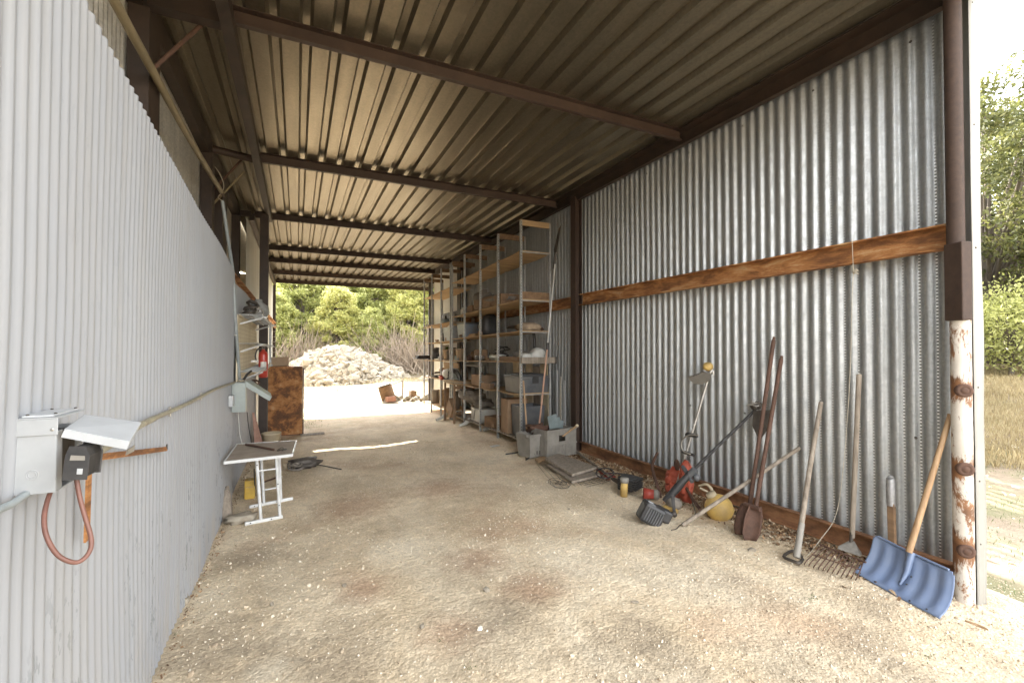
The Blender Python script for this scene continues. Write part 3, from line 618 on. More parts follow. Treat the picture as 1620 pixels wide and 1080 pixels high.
for k in range(4): one('jar', MB().lathe([(.0001, 0), (.03, 0), (.032, .07), (.022, .085), (.022, .1), (.0001, .1)], (3.42 + .03 * (k % 2), 8.62 + k * .16, sh(8.8, 2))), ALU if k % 2 else CLOTH, ['dull metal can nearest the cream tube', 'silver can, second along the eye-height shelf', 'greyish jar third along the eye-height shelf', 'silver can farthest from the cream tube'][k], 'can', 'small cans along the eye-height shelf')
one('panel_offcut', MB().rbox(3.5, 3.52, 8.62, 9.36, sh(9, 2), sh(9, 2) + .23), WOODB, 'brown panel standing behind the small cans', 'panel')
one('black_bag', sacky((3.6, 8.72, sh(8.7, 3) + .19), (.2, .17, .22), .18), BLACK, 'black bag slumped on the third shelf', 'bag')
one('small_board_stack', MB().rbox(3.36, 3.7, 8.95, 9.38, sh(9.2, 3), sh(9.2, 3) + .03).rbox(3.38, 3.68, 8.97, 9.35, sh(9.2, 3) + .03, sh(9.2, 3) + .06), WOODP, 'two short boards stacked beside the black bag', 'boards')
# ---- bottom shelf, third bay
t = T('white_case', (3.55, 8.95, sh(9, 0)), 'white enamel box with a cord on the bottom shelf', 'box')
ob('case', MB().rbox(3.38, 3.74, 8.66, 9.22, sh(9, 0), sh(9, 0) + .27), WHITEP, t, bevel=.015); ob('cord', MB().tube([(3.37, 8.95, sh(9, 0) + .24), (3.35, 8.93, sh(9, 0) + .14), (3.36, 8.99, sh(9, 0) + .05)], .006, 6), BLACK, t)
one('dusty_heap', sacky((3.55, 9.5, .55), (.24, .45, .16), .3, 22, 12), CLOTH, 'dusty grey heap of covers beside the white case', 'covers')
one('rag_bundle', sacky((3.55, 8.95, sh(9, 0) + .36), (.2, .22, .09), .3), CLOTH, 'rag bundle heaped on top of the white case', 'rags')
t = T('tilted_carton', P(715, 655, x=3.25), 'small tan carton tipped on its corner against the rack', 'carton')
cc = P(714, 645, x=3.2); ob('carton', MB().box(cc, (.10, .34, .30), Matrix.Rotation(R(38), 3, 'X')), CARD, t, bevel=.004)
# ---- third and fourth bay upper shelves
def pot(u, k):
    c = P(u, 569, x=3.42); c.z = sh(c.y, 2)
    t = T('flower_pot', c, ['tan plant pot nearest the camera in the row on the shelf', 'tan plant pot in the middle of the row on the shelf', 'tan plant pot holding a green plant, farthest in the row'][k], 'pot', 'plant pots on the shelf')
    ob('pot', MB().lathe([(.0001, 0), (.085, 0), (.12, .24), (.125, .24), (.125, .27), (.105, .27), (.09, .22), (.0001, .21)], c, n=20), CLAY, t)
    m = MB()
    for q in range(26 if k == 2 else 6):
        a = random.uniform(0, 6.28); l = random.uniform(.06, .16 if k == 2 else .07); r0 = random.uniform(0, .06)
        b = c + V((r0 * math.cos(a), r0 * math.sin(a), .22)); e = b + V((math.cos(a) * l * .7, math.sin(a) * l * .7, l)); s_ = V((-math.sin(a), math.cos(a), 0)) * .014
        m.add([b, (b + e) / 2 + s_, e, (b + e) / 2 - s_], [(0, 1, 2, 3)])
    ob('leaves', m, WEEDM, t)
for k, u in enumerate((729, 718, 708)): pot(u, k)
t = T('arched_iron_sign', P(719, 600, x=3.4), 'black wrought-iron arch with blue-grey scrollwork on the low shelf', 'ironwork')
yc = P(719, 600, x=3.4).y; zc = sh(yc, 1) + .03; m = MB()
for rr in (.46, .30): m.tube([(3.38, yc + rr * 1.15 * math.cos(a), zc + rr * .62 * math.sin(a)) for a in np.linspace(0, math.pi, 24)], .014, 6)
for a in np.linspace(.12, math.pi - .12, 17): m.tube([(3.38, yc + q * 1.15 * math.cos(a), zc + q * .62 * math.sin(a)) for q in (.30, .46)], .018, 5)
m.rbox(3.365, 3.395, yc - .54, yc + .54, zc - .03, zc)
ob('arch', m, BLACK, t); ob('back_panel', MB().prism([(.5 * math.cos(a), .26 * math.sin(a)) for a in np.linspace(0, math.pi, 18)], (3.41, yc, zc), (0, 1, 0), (0, 0, 1), (.01, 0, 0)), ROPEG, t)
t = T('picture_frame', (3.5, 9.6, sh(9.6, 1)), 'empty black rectangular frame standing behind the iron arch', 'frame')
m = MB(); za, zb = sh(9.6, 1), sh(9.6, 1) + .42; m.rbox(3.60, 3.63, 9.0, 9.04, za, zb).rbox(3.60, 3.63, 10.2, 10.24, za, zb).rbox(3.60, 3.63, 9.04, 10.2, zb - .05, zb).rbox(3.60, 3.63, 9.04, 10.2, za, za + .04); ob('frame', m, BLACK, t)
for k in range(3): one('loose_board', rotz((3.4, 9.9, 0), 3 * k - 3, MB().rbox(3.12, 3.62, 9.62, 10.4, .80 + .022 * k, .82 + .022 * k)), WOODP if k != 1 else WOODG, ['lowest board of the small stack jutting from the racks', 'middle board of the small stack jutting from the racks', 'top board of the small stack jutting from the racks'][k], 'board', 'boards stacked on the jutting stand')
t = T('brown_stand', (3.15, 9.7, G(3.15, 9.7)), 'narrow brown timber stand under the jutting boards', 'stand')
for x, y in ((3.15, 9.66), (3.15, 10.35), (3.6, 9.66), (3.6, 10.35)): ob('leg', MB().rbox(x - .02, x + .02, y - .02, y + .02, G(x, y) - .02, .795), WOODB, t)
ob('rail', MB().rbox(3.17, 3.58, 9.65, 9.68, .70, .76), WOODB, t)
one('red_cloth', sacky(P(699, 597, x=3.3) + V((0, 0, 0)), (.06, .09, .07), .3), RED, 'small red rag hung on the rack upright', 'rag')
t = T('blue_tote', (3.55, 9.85, sh(9.8, 3)), 'blue-grey translucent tote on the third shelf of the fourth bay', 'tote')
ob('tote_body', hollow(MB(), 3.38, 3.76, 9.55, 10.1, sh(9.8, 3), sh(9.8, 3) + .30, .01, .02), simple('bluish_plastic', (.20, .26, .33), (.28, .27, .25), 8, .4), t, bevel=.01); ob('lid', MB().rbox(3.35, 3.79, 9.52, 10.13, sh(9.8, 3) + .3, sh(9.8, 3) + .335), DARKG, t, bevel=.008)
t = T('clear_tote', (3.55, 10.8, 1.8), 'pale clear tote packed with bags on the far rack', 'tote')
zf = 1.84 + dz(11) + .016; ob('tote_body', hollow(MB(), 3.36, 3.76, 10.55, 11.15, zf, zf + .34, .01, .02), simple('clear_plastic', (.42, .46, .48), (.32, .34, .34), 8, .3), t, bevel=.01); ob('contents', sacky((3.56, 10.85, zf + .24), (.17, .26, .14), .3), WHITEP, t)
one('wood_box', MB().rbox(3.36, 3.7, 9.1, 9.42, sh(9.2, 4), sh(9.2, 4) + .15), WOODB, 'small brown box beside the stuffed trough on the girt-height shelf', 'box', bevel=.004)
one('burlap_heap', sacky((3.55, 8.95 + .02, sh(9, 4) + .28), (.16, .22, .14), .35), CLOTH, 'grey-green burlap heap spilling over the end of the trough', 'burlap')
one('side_plank', MB().rbox(3.82, 3.86, 9.5, 13.0, 2.42, 2.60), OXIDE, 'dark brown plank along the back of the far racks', 'plank')
zf = .17 + dz(12) + .016
for k, (y0, y1, h, mt, lb) in enumerate(((10.6, 10.9, .45, WOODG, 'grey upright stump of timber, nearest on the bottom shelf of the far rack'), (11.05, 11.3, .5, WOODB, 'dark brown log end second on the bottom shelf of the far rack'), (11.5, 11.75, .42, WOODP, 'pale log end on the bottom shelf, middle of the far rack'), (12.3, 12.6, .35, WOODG, 'grey log end farthest on the bottom shelf'))):
    one('log', MB().lathe([(.0001, 0), (.13, 0), (.125, h * .5), (.135, h), (.0001, h)], (3.52, (y0 + y1) / 2, zf - .005), n=14), mt, lb, 'log', 'log ends on the far rack')
one('big_beige_panel', rotm((3.8, 11.5, .9), Matrix.Rotation(R(-6), 3, 'Y'), MB().rbox(3.70, 3.73, 10.9, 12.2, .93 + dz(11.5), 1.32 + dz(11.5))), CLAY, 'large beige panel leaning on the far rack below the shelf of paint bags', 'panel')
zf = .89 + dz(12) + .016
one('tool_heap', tangle((3.5, 12.0, zf + .02), .28, 4, .014, 8, .4), STEELD, 'heap of dark hose and tools on the far rack', 'hose')
one('pale_sack', sacky((3.5, 11.0, zf + .14), (.2, .22, .17), .2), WHITEP, 'pale sack on the far rack beside the red rag', 'sack')
zf = 1.36 + dz(11.7) + .016
for k, (yy_, s_) in enumerate(((11.0, .17), (11.55, .2), (12.4, .16))): one('paint_bag', sacky((3.52, yy_, zf + s_), (.16, .15, s_), .15), [CLOTH, WHITEP, DARKG][k], ['brownish bag on the middle shelf, near end of the far rack', 'upright white bag on the middle shelf of the far rack', 'dark bag on the middle shelf, far end of the far rack'][k], 'bag', 'bags on the far rack')
one('shelf_tray', MB().rbox(3.05, 3.6, 12.75, 13.2, 1.30, 1.33).rbox(3.1, 3.55, 12.8, 13.15, 1.335, 1.40), OXIDE, 'dark flat tray sticking out of the far end of the racks', 'tray')
zf = 2.30 + dz(12) + .016; one('ply_sheet', MB().rbox(3.30, 3.86, 11.2, 12.5, zf, zf + .012), CARD, 'loose brown sheet lying flat on the high shelf of the far rack', 'sheet')

# ---- long tools and stuff in front of the rack
t = T('pole_saw', P(855, 690, x=3.5), 'pole saw with pink lower pole, white upper pole and a hooked dark blade', 'pole saw')
b = P(850, 704, x=3.42); j = P(866, 548, x=3.62); e = P(878, 418, x=3.9 * .98)
ob('lower_pole', MB().tube([b, j], .014, 10), simple('pinkish_pole', (.50, .29, .20), (.42, .26, .18), 8, .5), t); ob('upper_pole', MB().tube([j, e], .011, 10), WHITEP, t)
ob('collar', MB().tube([j + (b - j).normalized() * .05, j + (e - j).normalized() * .06], .02, 10), BLACK, t)
k1 = e + V((.0, 0, .12)); m = MB(); pp = [P(u, v, x=3.9) for u, v in ((878, 418), (881, 395), (885, 375), (888, 355), (884, 362), (880, 378), (876, 396))]
m.add(pp + [q + V((.004, .006, 0)) for q in pp], [tuple(range(7)), tuple(range(7, 14))[::-1]] + [(i, (i + 1) % 7, 7 + (i + 1) % 7, 7 + i) for i in range(7)]); ob('saw_blade', m, STEELD, t)
ob('head', MB().tube([P(876, 425, x=3.85), P(879, 400, x=3.88)], .022, 8), STEELD, t)
t = T('broom', P(834, 690, x=3.2), 'tan broom handle leaning against the first rack upright', 'broom')
ob('handle', MB().tube([P(834, 690, x=3.2), P(828, 602, x=3.28)], .013, 10), WOODT, t); ob('head', MB().box(P(836, 700, x=3.18), (.06, .3, .06)), RED, t); bz = P(836, 708, x=3.18)
ob('bristles', MB().prism([(-.14, 0), (.14, 0), (.17, -.14), (-.17, -.14)], P(836, 704, x=3.15), (0, 1, 0), (0, 0, 1), (.05, 0, 0)), BLACK, t)
for k, (u, w, h) in enumerate(((881, .03, 1.1), (887, .02, .98), (893, .028, .9))): one('metal_strip', MB().box(P(u, 690, x=3.93) + V((0, 0, h / 2)), (.012, w * 2, h)), COVER if k != 1 else GALV_UP, ['tall pale metal strip leaning between rack and post', 'thin bright strip leaning in the middle of the three', 'short metal strip nearest the brown post'][k], 'strip', 'metal strips by the post')

# crate lying against the post, with shingles and a hammer handle
cr = P(868, 700, z=.02); t = T('plastic_crate', cr, 'dusty grey plastic crate on its side in front of the rack end', 'crate')
M = Matrix.Rotation(R(8), 3, 'Z'); c = V((3.50, 5.95, .22))
def crate():
    m = MB(); hx, hy, hz = .27, .20, .19; w = .016
    m.box((0, hy, 0), (2 * hx, w, 2 * hz)); m.box((0, 0, -hz), (2 * hx, 2 * hy, w)); m.box((-hx, 0, 0), (w, 2 * hy, 2 * hz)); m.box((hx, 0, 0), (w, 2 * hy, 2 * hz))
    # front: panel with a handle hole, ribs
    for a, b_, c_, d_ in ((-hx, -.06, -hz, hz), (.06, hx, -hz, hz), (-.06, .06, -hz, .02), (-.06, .06, .11, hz)): m.box(((a + b_) / 2, -hy, (c_ + d_) / 2), (b_ - a, w, d_ - c_))
    for k in range(-4, 5): m.box((k * .062, -hy - .011, -.10), (.006, .008, .16))
    for z in (-hz, -.02, hz): m.box((0, -hy - .011, z), (2 * hx + .02, .01, .022))
    for s in (-1, 1):
        for k in range(5): m.box((s * (hx + .008), -.16 + k * .08, 0), (.008, .012, 2 * hz))
    return m
m = crate(); m.v = [tuple(c + M @ V(p)) for p in m.v]; ob('crate_shell', m, CRATEG, t, bevel=.003)
c2 = V((3.16, 6.02, .18)); m = MB(); hollow(m, -.14, .14, -.13, .13, -.17, .17, .01, .03); m.v = [tuple(c2 + Matrix.Rotation(R(14), 3, 'Z') @ V(p)) for p in m.v]
t = T('waste_bin', c2 - V((0, 0, .17)), 'small dusty grey bucket-like bin left of the plastic crate', 'bin'); ob('bin_shell', m, CRATEG, t, bevel=.006)
ob('rim', MB().box(c2 + V((0, -.165, .155)), (.34, .01, .03)), CRATEG, t)
for k in range(4): ob('slot', MB().box(c2 + V((-.07 + .045 * k, -.142, -.10)), (.014, .006, .05)), STEELD, t)
m = MB()
for k in range(3): m.box(c + V((.02 + .07 * k, .05 + .03 * k, .27 - .03 * k)), (.16, .008, .20 - .04 * k), Matrix.Rotation(R(-12 + 9 * k), 3, 'Y'))
one('shingle', m, ROPEG, 'blue-grey shingles standing in the plastic crate', 'shingles')
t = T('axe_handle', c + V((.25, 0, .25)), 'short pale tool handle poking out of the crate', 'handle'); ob('handle', MB().tube([P(890, 690, x=3.55), P(913, 673, x=3.72)], [.012, .016], 8), WOODT, t); ob('knob', MB().ball(P(913, 673, x=3.72), .024), CREAM, t)
one('dark_rags', sacky(c2 + V((.16, .1, .2)), (.16, .12, .08), .3), RUSTT, 'rust-brown rags heaped in the bin beside the crate', 'rags')
# boards and mesh on the ground in front of the crate
def flat(name, pts, z0, th, mat, label, cat, bevel=.003):
    ps = [P(u, v, z=z0) for u, v in pts]; m = MB(); m.prism([(p.x, p.y) for p in ps], (0, 0, z0 + G(ps[0].x, ps[0].y) * 0), (1, 0, 0), (0, 1, 0), (0, 0, th)); return one(name, m, mat, label, cat, bevel=bevel)
flat('slab_board', [(862, 728), (884, 720), (945, 741), (905, 752)], .075, .035, WOODG, 'thick grey weathered board, upper one on the ground before the crate', 'board', .006)
flat('slab_board', [(866, 737), (890, 727), (950, 752), (905, 763)], .035, .03, WOODG, 'grey board under the thick one, on the wire mesh', 'board', .006)
flat('slab_board', [(846, 728), (862, 722), (868, 726), (852, 733)], .02, .02, WOODT, 'short tan board by the foot of the bin', 'board')
m = MB(); 
for k in range(17): m.tube([P(848 + k * 5, 733 + k * 2.3, z=.022) , P(900 + k * 4, 735 + k * 1.6, z=.03)], .0025, 4)
for k in range(9): m.tube([P(850 + k * 6, 734 + k * .4, z=.026), P(880 + k * 10, 772 - k * 1.2, z=.026)], .0025, 4)
one('wire_mesh', m, STEELD, 'crumpled dark wire mesh under the grey boards', 'mesh')
one('black_cable', MB().tube([P(u, v, z=.025) for u, v in ((800, 718), (815, 716), (835, 712), (842, 720), (832, 727))], .01, 8), BLACK, 'black cable end on the floor by the rack foot', 'cable')
one('coiled_wire', tangle(P(885, 765, z=.02), .16, 3, .004, 5, .1), STEELD, 'thin coiled wire lying at the edge of the grey boards', 'wire')
t = T('long_shovel', P(912, 716, z=.1), 'long shovel lying toward the camera from the post with a worn grey handle', 'shovel')
a = P(912, 714, x=3.85); b = P(968, 756, z=.09); ob('handle', MB().tube([a, b], .016, 10), WOODG, t); ob('socket', MB().tube([b, P(980, 763, z=.06)], [.02, .03], 8), STEELD, t)
ob('blade', MB().prism([(-.09, 0), (.09, 0), (.11, .12), (.07, .24), (0, .29), (-.07, .24), (-.11, .12)], P(966, 748, z=.07), (.75, -.5, 0), (.5, -.75, .02), (0, 0, .008)), STEELD, t)
m = MB().tube([P(957 + 14 * math.cos(a), 748 + 8 * math.sin(a), z=.10) for a in np.linspace(0, 6.28, 22)], .008, 6)
t = T('wheel_ring', P(957, 750, z=.05), 'dark ring handle beside a red scrap near the long shovel', 'ring'); ob('ring', m, BLACK, t)
for a in (0, 2.1, 4.2): ob('spoke', MB().tube([P(957, 748, z=.10), P(957 + 14 * math.cos(a), 748 + 8 * math.sin(a), z=.10)], .006, 5), BLACK, t)
flat('red_scrap', [(940, 740), (958, 745), (975, 752), (962, 756)], .06, .012, RED, 'faded red scrap lying under the dark ring', 'scrap')
# black and yellow drum thing
t = T('small_engine', P(987, 782, z=0), 'small black engine with an orange-yellow canister beside it', 'engine'); c = P(996, 776, z=.05)
ob('housing', MB().box(c + V((.02, .05, .07)), (.17, .18, .15), Matrix.Rotation(R(25), 3, 'Z')), BLACK, t, bevel=.02)
for k in range(5): ob('cooling_fin', MB().box(c + V((.03, .02, .03 + .024 * k)), (.20, .21, .008), Matrix.Rotation(R(25), 3, 'Z')), BLACK, t)
cy = P(987, 785, z=.0); ob('canister', MB().lathe([(.0001, 0), (.038, 0), (.038, .14), (.03, .155), (.0001, .155)], cy, (.05, 0, 1), 16), YELD, t); ob('cap', MB().lathe([(.0001, .15), (.048, .15), (.044, .2), (.0001, .2)], cy, (.05, 0, 1), 16), CRATEG, t)
# red scoop and curved stick
t = T('red_scoop', P(1025, 785, z=0), 'red plastic funnel lying on its side with a grey mouth', 'funnel'); c = P(1018, 780, z=.07)
ob('funnel', MB().lathe([(.055, 0), (.06, 0), (.045, .12), (.04, .12), (.055, 0)], c, (.75, -.55, -.05), 16), RED, t); ob('mouth', MB().lathe([(.0001, .10), (.05, .10), (.055, .14), (.03, .16), (.0001, .15)], c, (.75, -.55, -.05), 16), CRATEG, t)
one('curved_stick', MB().tube([P(u, v, x=x) for u, v, x in ((1045, 786, 3.45), (1041, 770, 3.5), (1035, 752, 3.6), (1032, 738, 3.7), (1035, 726, 3.82), (1040, 717, 3.9))], [.016, .018, .018, .017, .016, .018], 10), RUSTT, 'curved rusty brown bar leaning on the bottom beam', 'bar')

# ---- string trimmers
def arcs(c, r, a0, a1, u, w, n=12): return [c + (u * math.cos(a) + w * math.sin(a)) * r for a in np.linspace(a0, a1, n)]
t = T('string_trimmer', P(1070, 735, x=3.6), 'string trimmer standing head up with a white shaft, tan cap and grey guard', 'trimmer', 'string trimmers against the wall')
a = P(1070, 770, x=3.62); b = P(1123, 590, x=3.93); d = (b - a).normalized(); ob('shaft', MB().tube([a, b], .014, 12), ALU, t)
h = P(1128, 588, x=3.95); ob('neck', MB().tube([b, (b + h) / 2 + V((0, 0, .02)), h, h - V((0, 0, .03))], .019, 10), ALU, t)
ob('spool_cap', MB().lathe([(.0001, .05), (.04, .05), (.052, .03), (.052, .0), (.03, -.02), (.0001, -.02)], P(1120, 582, x=3.93), (-.3, -.3, .9), 18), YELD, t)
gd = [P(u, v, x=3.86) for u, v in ((1088, 598), (1098, 596), (1112, 590), (1124, 592), (1122, 602), (1110, 608), (1098, 606))]
m = MB(); m.add(gd + [q + V((.05, .05, .01)) for q in gd], [tuple(range(7)), tuple(range(7, 14))[::-1]] + [(i, (i + 1) % 7, 7 + (i + 1) % 7, 7 + i) for i in range(7)]); ob('guard', m, CRATEG, t, bevel=.004)
hc = P(1100, 697, x=3.6)
m = MB().tube([P(u, v, x=3.5) for u, v in ((1105, 688), (1090, 688), (1080, 695), (1078, 706), (1082, 714), (1092, 718))], .008, 8); ob('loop_handle', m, CRATEG, t)
ob('grip', MB().tube([P(1086, 687, x=3.55), P(1103, 689, x=3.55)], .02, 10), BLACK, t); ob('clamp', MB().tube([P(1080, 714, x=3.55), P(1098, 720, x=3.55)], .016, 8), BLACK, t)
m = MB(); m.tube([P(1091, 716, x=3.66) + V((.01 * math.cos(k), .01 * math.sin(k), -.0035 * k)) for k in range(40)], .003, 5); ob('spring', m, BLACK, t)
ob('engine', MB().ball(P(1066, 796, x=3.3) , (.07, .08, .06), 14, 8, .05), CLOTH, t)
ob('fuel_tank', MB().box(P(1060, 806, x=3.25), (.11, .13, .07), Matrix.Rotation(R(20), 3, 'Z')), YELD, t, bevel=.015); ob('fuel_cap', MB().lathe([(.0001, .0), (.026, 0), (.024, .03), (.0001, .03)], P(1066, 812, x=3.16), (-.5, -.8, 0), 14), STEELD, t)
t = T('string_trimmer', P(1030, 830, z=0), 'black string trimmer lying diagonally with its finned motor on the ground', 'trimmer', 'string trimmers against the wall')
a = P(1052, 793, z=.10 ); b = P(1195, 648, x=3.93); j = P(1092, 748, x=3.45)
ob('lower_tube', MB().tube([a, (a + j) / 2, j], [.034, .040, .028], 12), BLACK, t); ob('shaft', MB().tube([j, b], .014, 12), BLACK, t)
ob('sleeve', MB().tube([P(1088, 754, x=3.44), P(1100, 742, x=3.47)], .035, 12), DARKG, t); ob('knob', MB().ball(P(1102, 755, x=3.47), .035, 12, 8), DARKG, t)
ob('label_band', MB().tube([P(1081, 762, x=3.43), P(1089, 753, x=3.44)], .029, 12), YEL, t)
ob('blue_button', MB().ball(P(1077, 765, x=3.39), (.014, .014, .014)), simple('blue_button', (.05, .12, .5), None, 5, .4), t)
ob('trigger_grip', MB().tube([P(1080, 738, x=3.5), P(1090, 752, x=3.46), P(1095, 762, x=3.44)], [.02, .024, .02], 10), DARKG, t)
mc = P(1030, 812, z=.085)
M = Matrix.Rotation(R(-25), 3, 'Z') @ Matrix.Rotation(R(28), 3, 'Y')
ob('motor_housing', MB().box(mc, (.21, .16, .18), M), BLACK, t, bevel=.03)
for k in range(7): ob('cooling_fin', MB().box(mc + M @ V((-.07 + .023 * k, -.083, -.005)), (.007, .012, .12), M), DARKG, t)
ob('starter_cover', MB().box(mc + M @ V((-.05, -.01, .083)), (.07, .11, .02), M), DARKG, t, bevel=.008); ob('warning_label', MB().box(mc + M @ V((-.06, -.02, .0945)), (.05, .035, .003), M), COVER, t)
ob('air_filter', MB().box(mc + M @ V((.11, .03, .04)), (.14, .12, .11), M), BLACK, t, bevel=.02)
ob('strap', MB().prism([(0, 0), (.03, 0), (.045, -.19), (.02, -.19)], P(1062, 783, x=3.18), (.9, -.4, 0), (0, 0, 1), (0, .004, 0)), BLACK, t)
gh = P(1190, 645, x=3.9); ob('gear_head', MB().tube([gh, P(1199, 640, x=3.95), P(1204, 642, x=3.96)], [.03, .04, .028], 12), STEELD, t)
ob('guard', MB().prism([(0, 0), (.17, .03), (.15, -.10), (.05, -.26), (-.01, -.14)], P(1191, 650, x=3.88), (.2, -.95, 0), (0, 0, 1), (.04, 0, 0)), STEELD, t, bevel=.006)
ob('bent_wire', tangle(P(1192, 645, x=3.86), .07, 2, .005, 2, .8), ALU, t)
# orange bag / chaps behind the trimmers
t = T('orange_bag', P(1075, 770, x=3.75), 'crumpled faded orange plastic bag behind the trimmers', 'bag')
def crumple(c, rx, rz, seed, thick=.07):
    m = MB(); n, k = 22, 16
    def f(i, j):
        a = 2 * math.pi * i; r = j; q = 1 + .35 * float(vnoise(math.cos(a) * 2.2 + seed, math.sin(a) * 2.2)) 
        return (c.x - thick * (1 - r * r) + .05 * float(vnoise(i * 14 + seed, j * 8)), c.y + rx * r * q * math.cos(a), c.z + rz * r * q * math.sin(a))
    return m.grid(f, n, k)
ob('bag', crumple(P(1068, 766, x=3.70), .15, .18, 2), ORANGE, t, solid=.004); ob('fold', crumple(P(1086, 764, x=3.66), .09, .23, 9), ORANGE, t, solid=.004); ob('flap', MB().ball(P(1071, 735, x=3.7), (.02, .04, .06), 10, 8, .05), RUSTT, t)
# yellow fuel can with spout, leaning pole and glove
t = T('yellow_jug', P(1138, 815, z=0), 'round dusty yellow jug lying by the bottom beam', 'jug'); c = P(1137, 802, z=.10)
ob('jug', MB().lathe([(.0001, -.12), (.07, -.115), (.115, -.07), (.125, 0), (.11, .06), (.07, .10), (.045, .12), (.0001, .12)], c, (-.35, .25, .75), 24), YELD, t)
ob('cap', MB().lathe([(.0001, .10), (.05, .10), (.045, .15), (.0001, .15)], c, (-.35, .25, .75), 16), CREAM, t)
ob('spout', MB().tube([P(1122, 783, x=3.6), P(1126, 775, x=3.62), P(1118, 766, x=3.62), P(1106, 768, x=3.62)], [.018, .016, .014, .012], 8), CREAM, t)
ob('grip', MB().tube([P(u, v, x=3.58) for u, v in ((1108, 772), (1120, 778), (1124, 790))], .011, 8), CREAM, t)
one('slanting_handle', MB().tube([P(1080, 830, z=.02), P(1265, 708, x=3.97)], [.018, .016], 12), WOODG, 'long grey wooden handle slanting across behind the post-hole digger', 'handle')
one('thin_bar', MB().tube([P(1130, 790, x=3.72), P(1150, 797, x=3.7), P(1172, 803, x=3.7)], .009, 8), STEELD, 'thin grey bar crossing in front of the yellow jug', 'bar')
one('loose_wire', MB().tube([P(u, v, z=.012) for u, v in ((1062, 838), (1070, 836), (1076, 830), (1090, 822), (1100, 812))] + [P(1094, 790, z=.1)], .004, 6), STEELD, 'thin bent wire at the foot of the slanting handle', 'wire')
one('brown_branch', MB().tube([P(1083, 766, x=3.62), P(1095, 788, x=3.62), P(1108, 806, x=3.5)], .016, 8), RUSTT, 'brown bent bar between the trimmers and the yellow jug', 'bar')
# post-hole digger
t = T('post_hole_digger', P(1180, 850, z=0), 'rusty post-hole digger with two long steel handles and clam blades', 'digger')
for k, (u0, v0, u1, v1, x0) in enumerate(((1186, 800, 1224, 538, 3.52), (1196, 800, 1236, 568, 3.50))):
    a = P(u0, v0, x=x0); b = P(u1, v1, x=3.94); ob('handle', MB().tube([a, b], .0175, 12), RUSTT, t); ob('handle_tip', MB().tube([b - (b - a).normalized() * .01, b + (b - a).normalized() * .03], .012, 10), RUSTT, t)
for k, (u0, v0, u1, v1, x0) in enumerate(((1182, 796, 1172, 845, 3.48), (1195, 800, 1187, 855, 3.44))):
    a = P(u0, v0, x=x0 + .02); b = P(u1, v1, z=.01); d = (b - a); s_ = V((.78, -.62, 0)); n_ = d.cross(s_).normalized()
    def bl(i, j): w = .062 * (.75 + .35 * min(j * 3, 1)) * (1 - .35 * max(0, j - .8) * 5); q = (i - .5) * 2; return a + d * j + s_ * (w * q) + n_ * (.035 * (1 - q * q) * (-1 if k else 1))
    ob('blade', MB().grid(bl, 10, 12), RUSTT, t, solid=.005)
ob('pivot', MB().tube([P(1178, 797, x=3.46), P(1203, 806, x=3.46)], .02, 10), RUSTT, t)

# ---- standing handles in front of the wall, rake, hoe, stake, snow shovel
t = T('short_fork', P(1262, 885, z=0), 'weathered handle with a steel socket and a bent head, left of the rake', 'tool')
a = P(1262, 868, z=.10); b = P(1299, 636, x=3.95); d = b - a
ob('handle', MB().tube([a, a + d * .5 + V((0, .006, 0)), b], [.019, .018, .017], 12), WOODG, t); ob('socket', MB().tube([a - d * .05, a + d * .16], [.024, .021], 12), CRATEG, t)
ob('head', MB().tube([P(u, v, z=.03) for u, v in ((1268, 880), (1262, 872), (1250, 872), (1240, 880), (1252, 886), (1264, 890), (1270, 884))], .011, 8), STEELD, t)
t = T('hoe', P(1358, 870, z=.05), 'long-handled hoe with a flat grey triangular blade, right of the hanging string', 'hoe')
a = P(1348, 850, x=3.80); b = P(1359, 592, x=3.97); ob('handle', MB().tube([a, b], [.0175, .018], 12), WOODG, t); ob('ferrule', MB().tube([P(1346, 862, x=3.78), P(1350, 815, x=3.83)], [.012, .016], 10), STEELD, t)
pp = [P(u, v, x=x) for u, v, x in ((1346, 855, 3.79), (1352, 856, 3.79), (1364, 876, 3.74), (1362, 880, 3.73), (1326, 868, 3.70), (1327, 864, 3.71))]
m = MB(); m.add(pp + [q + V((.004, .008, 0)) for q in pp], [tuple(range(6)), tuple(range(6, 12))[::-1]] + [(i, (i + 1) % 6, 6 + (i + 1) % 6, 6 + i) for i in range(6)]); ob('blade', m, ALU, t)
t = T('rake_head', P(1320, 885, z=.0), 'rusty spring rake head lying with its tines toward the floor', 'rake')
for k in range(12):
    u0 = 1300 + k * 6; v0 = 862 + k * 2.3; u1 = 1272 + k * 7.4; v1 = 893 + k * 2.2
    ob('tine', MB().tube([P(u0, v0, z=.09), P((u0 + u1) / 2 + 2, (v0 + v1) / 2 - 3, z=.08), P(u1 + 3, v1 - 5, z=.05), P(u1, v1, z=.012)], .0035, 6), RUSTT, t)
ob('cross_bar', MB().tube([P(1298, 861, z=.095), P(1370, 889, z=.095)], .007, 8), RUSTT, t); ob('brace', MB().tube([P(1285, 877, z=.088), P(1360, 900, z=.088)], .004, 6), RUSTT, t)
one('hanging_string', MB().tube([P(1348, 378, x=3.92), P(1349, 405, x=3.92), P(1350, 432, x=3.92)] + [P(u, v, x=x) for u, v, x in ((1348, 470, 3.92), (1346, 560, 3.93), (1342, 640, 3.93), (1336, 720, 3.9), (1328, 790, 3.85), (1318, 825, 3.8), (1300, 850, 3.7), (1288, 866, 3.6), (1272, 885, 3.5))], .0024, 6), STRING, 'pale string hanging from the rusty girt down to the ground', 'string')
bpy.data.objects['hanging_string'].name = 'hanging_string'
one('string_knot', tangle(P(1353, 432, x=3.90), .022, 4, .003, 4, 1.4), STRING, 'frayed white knot in the hanging string', 'knot')
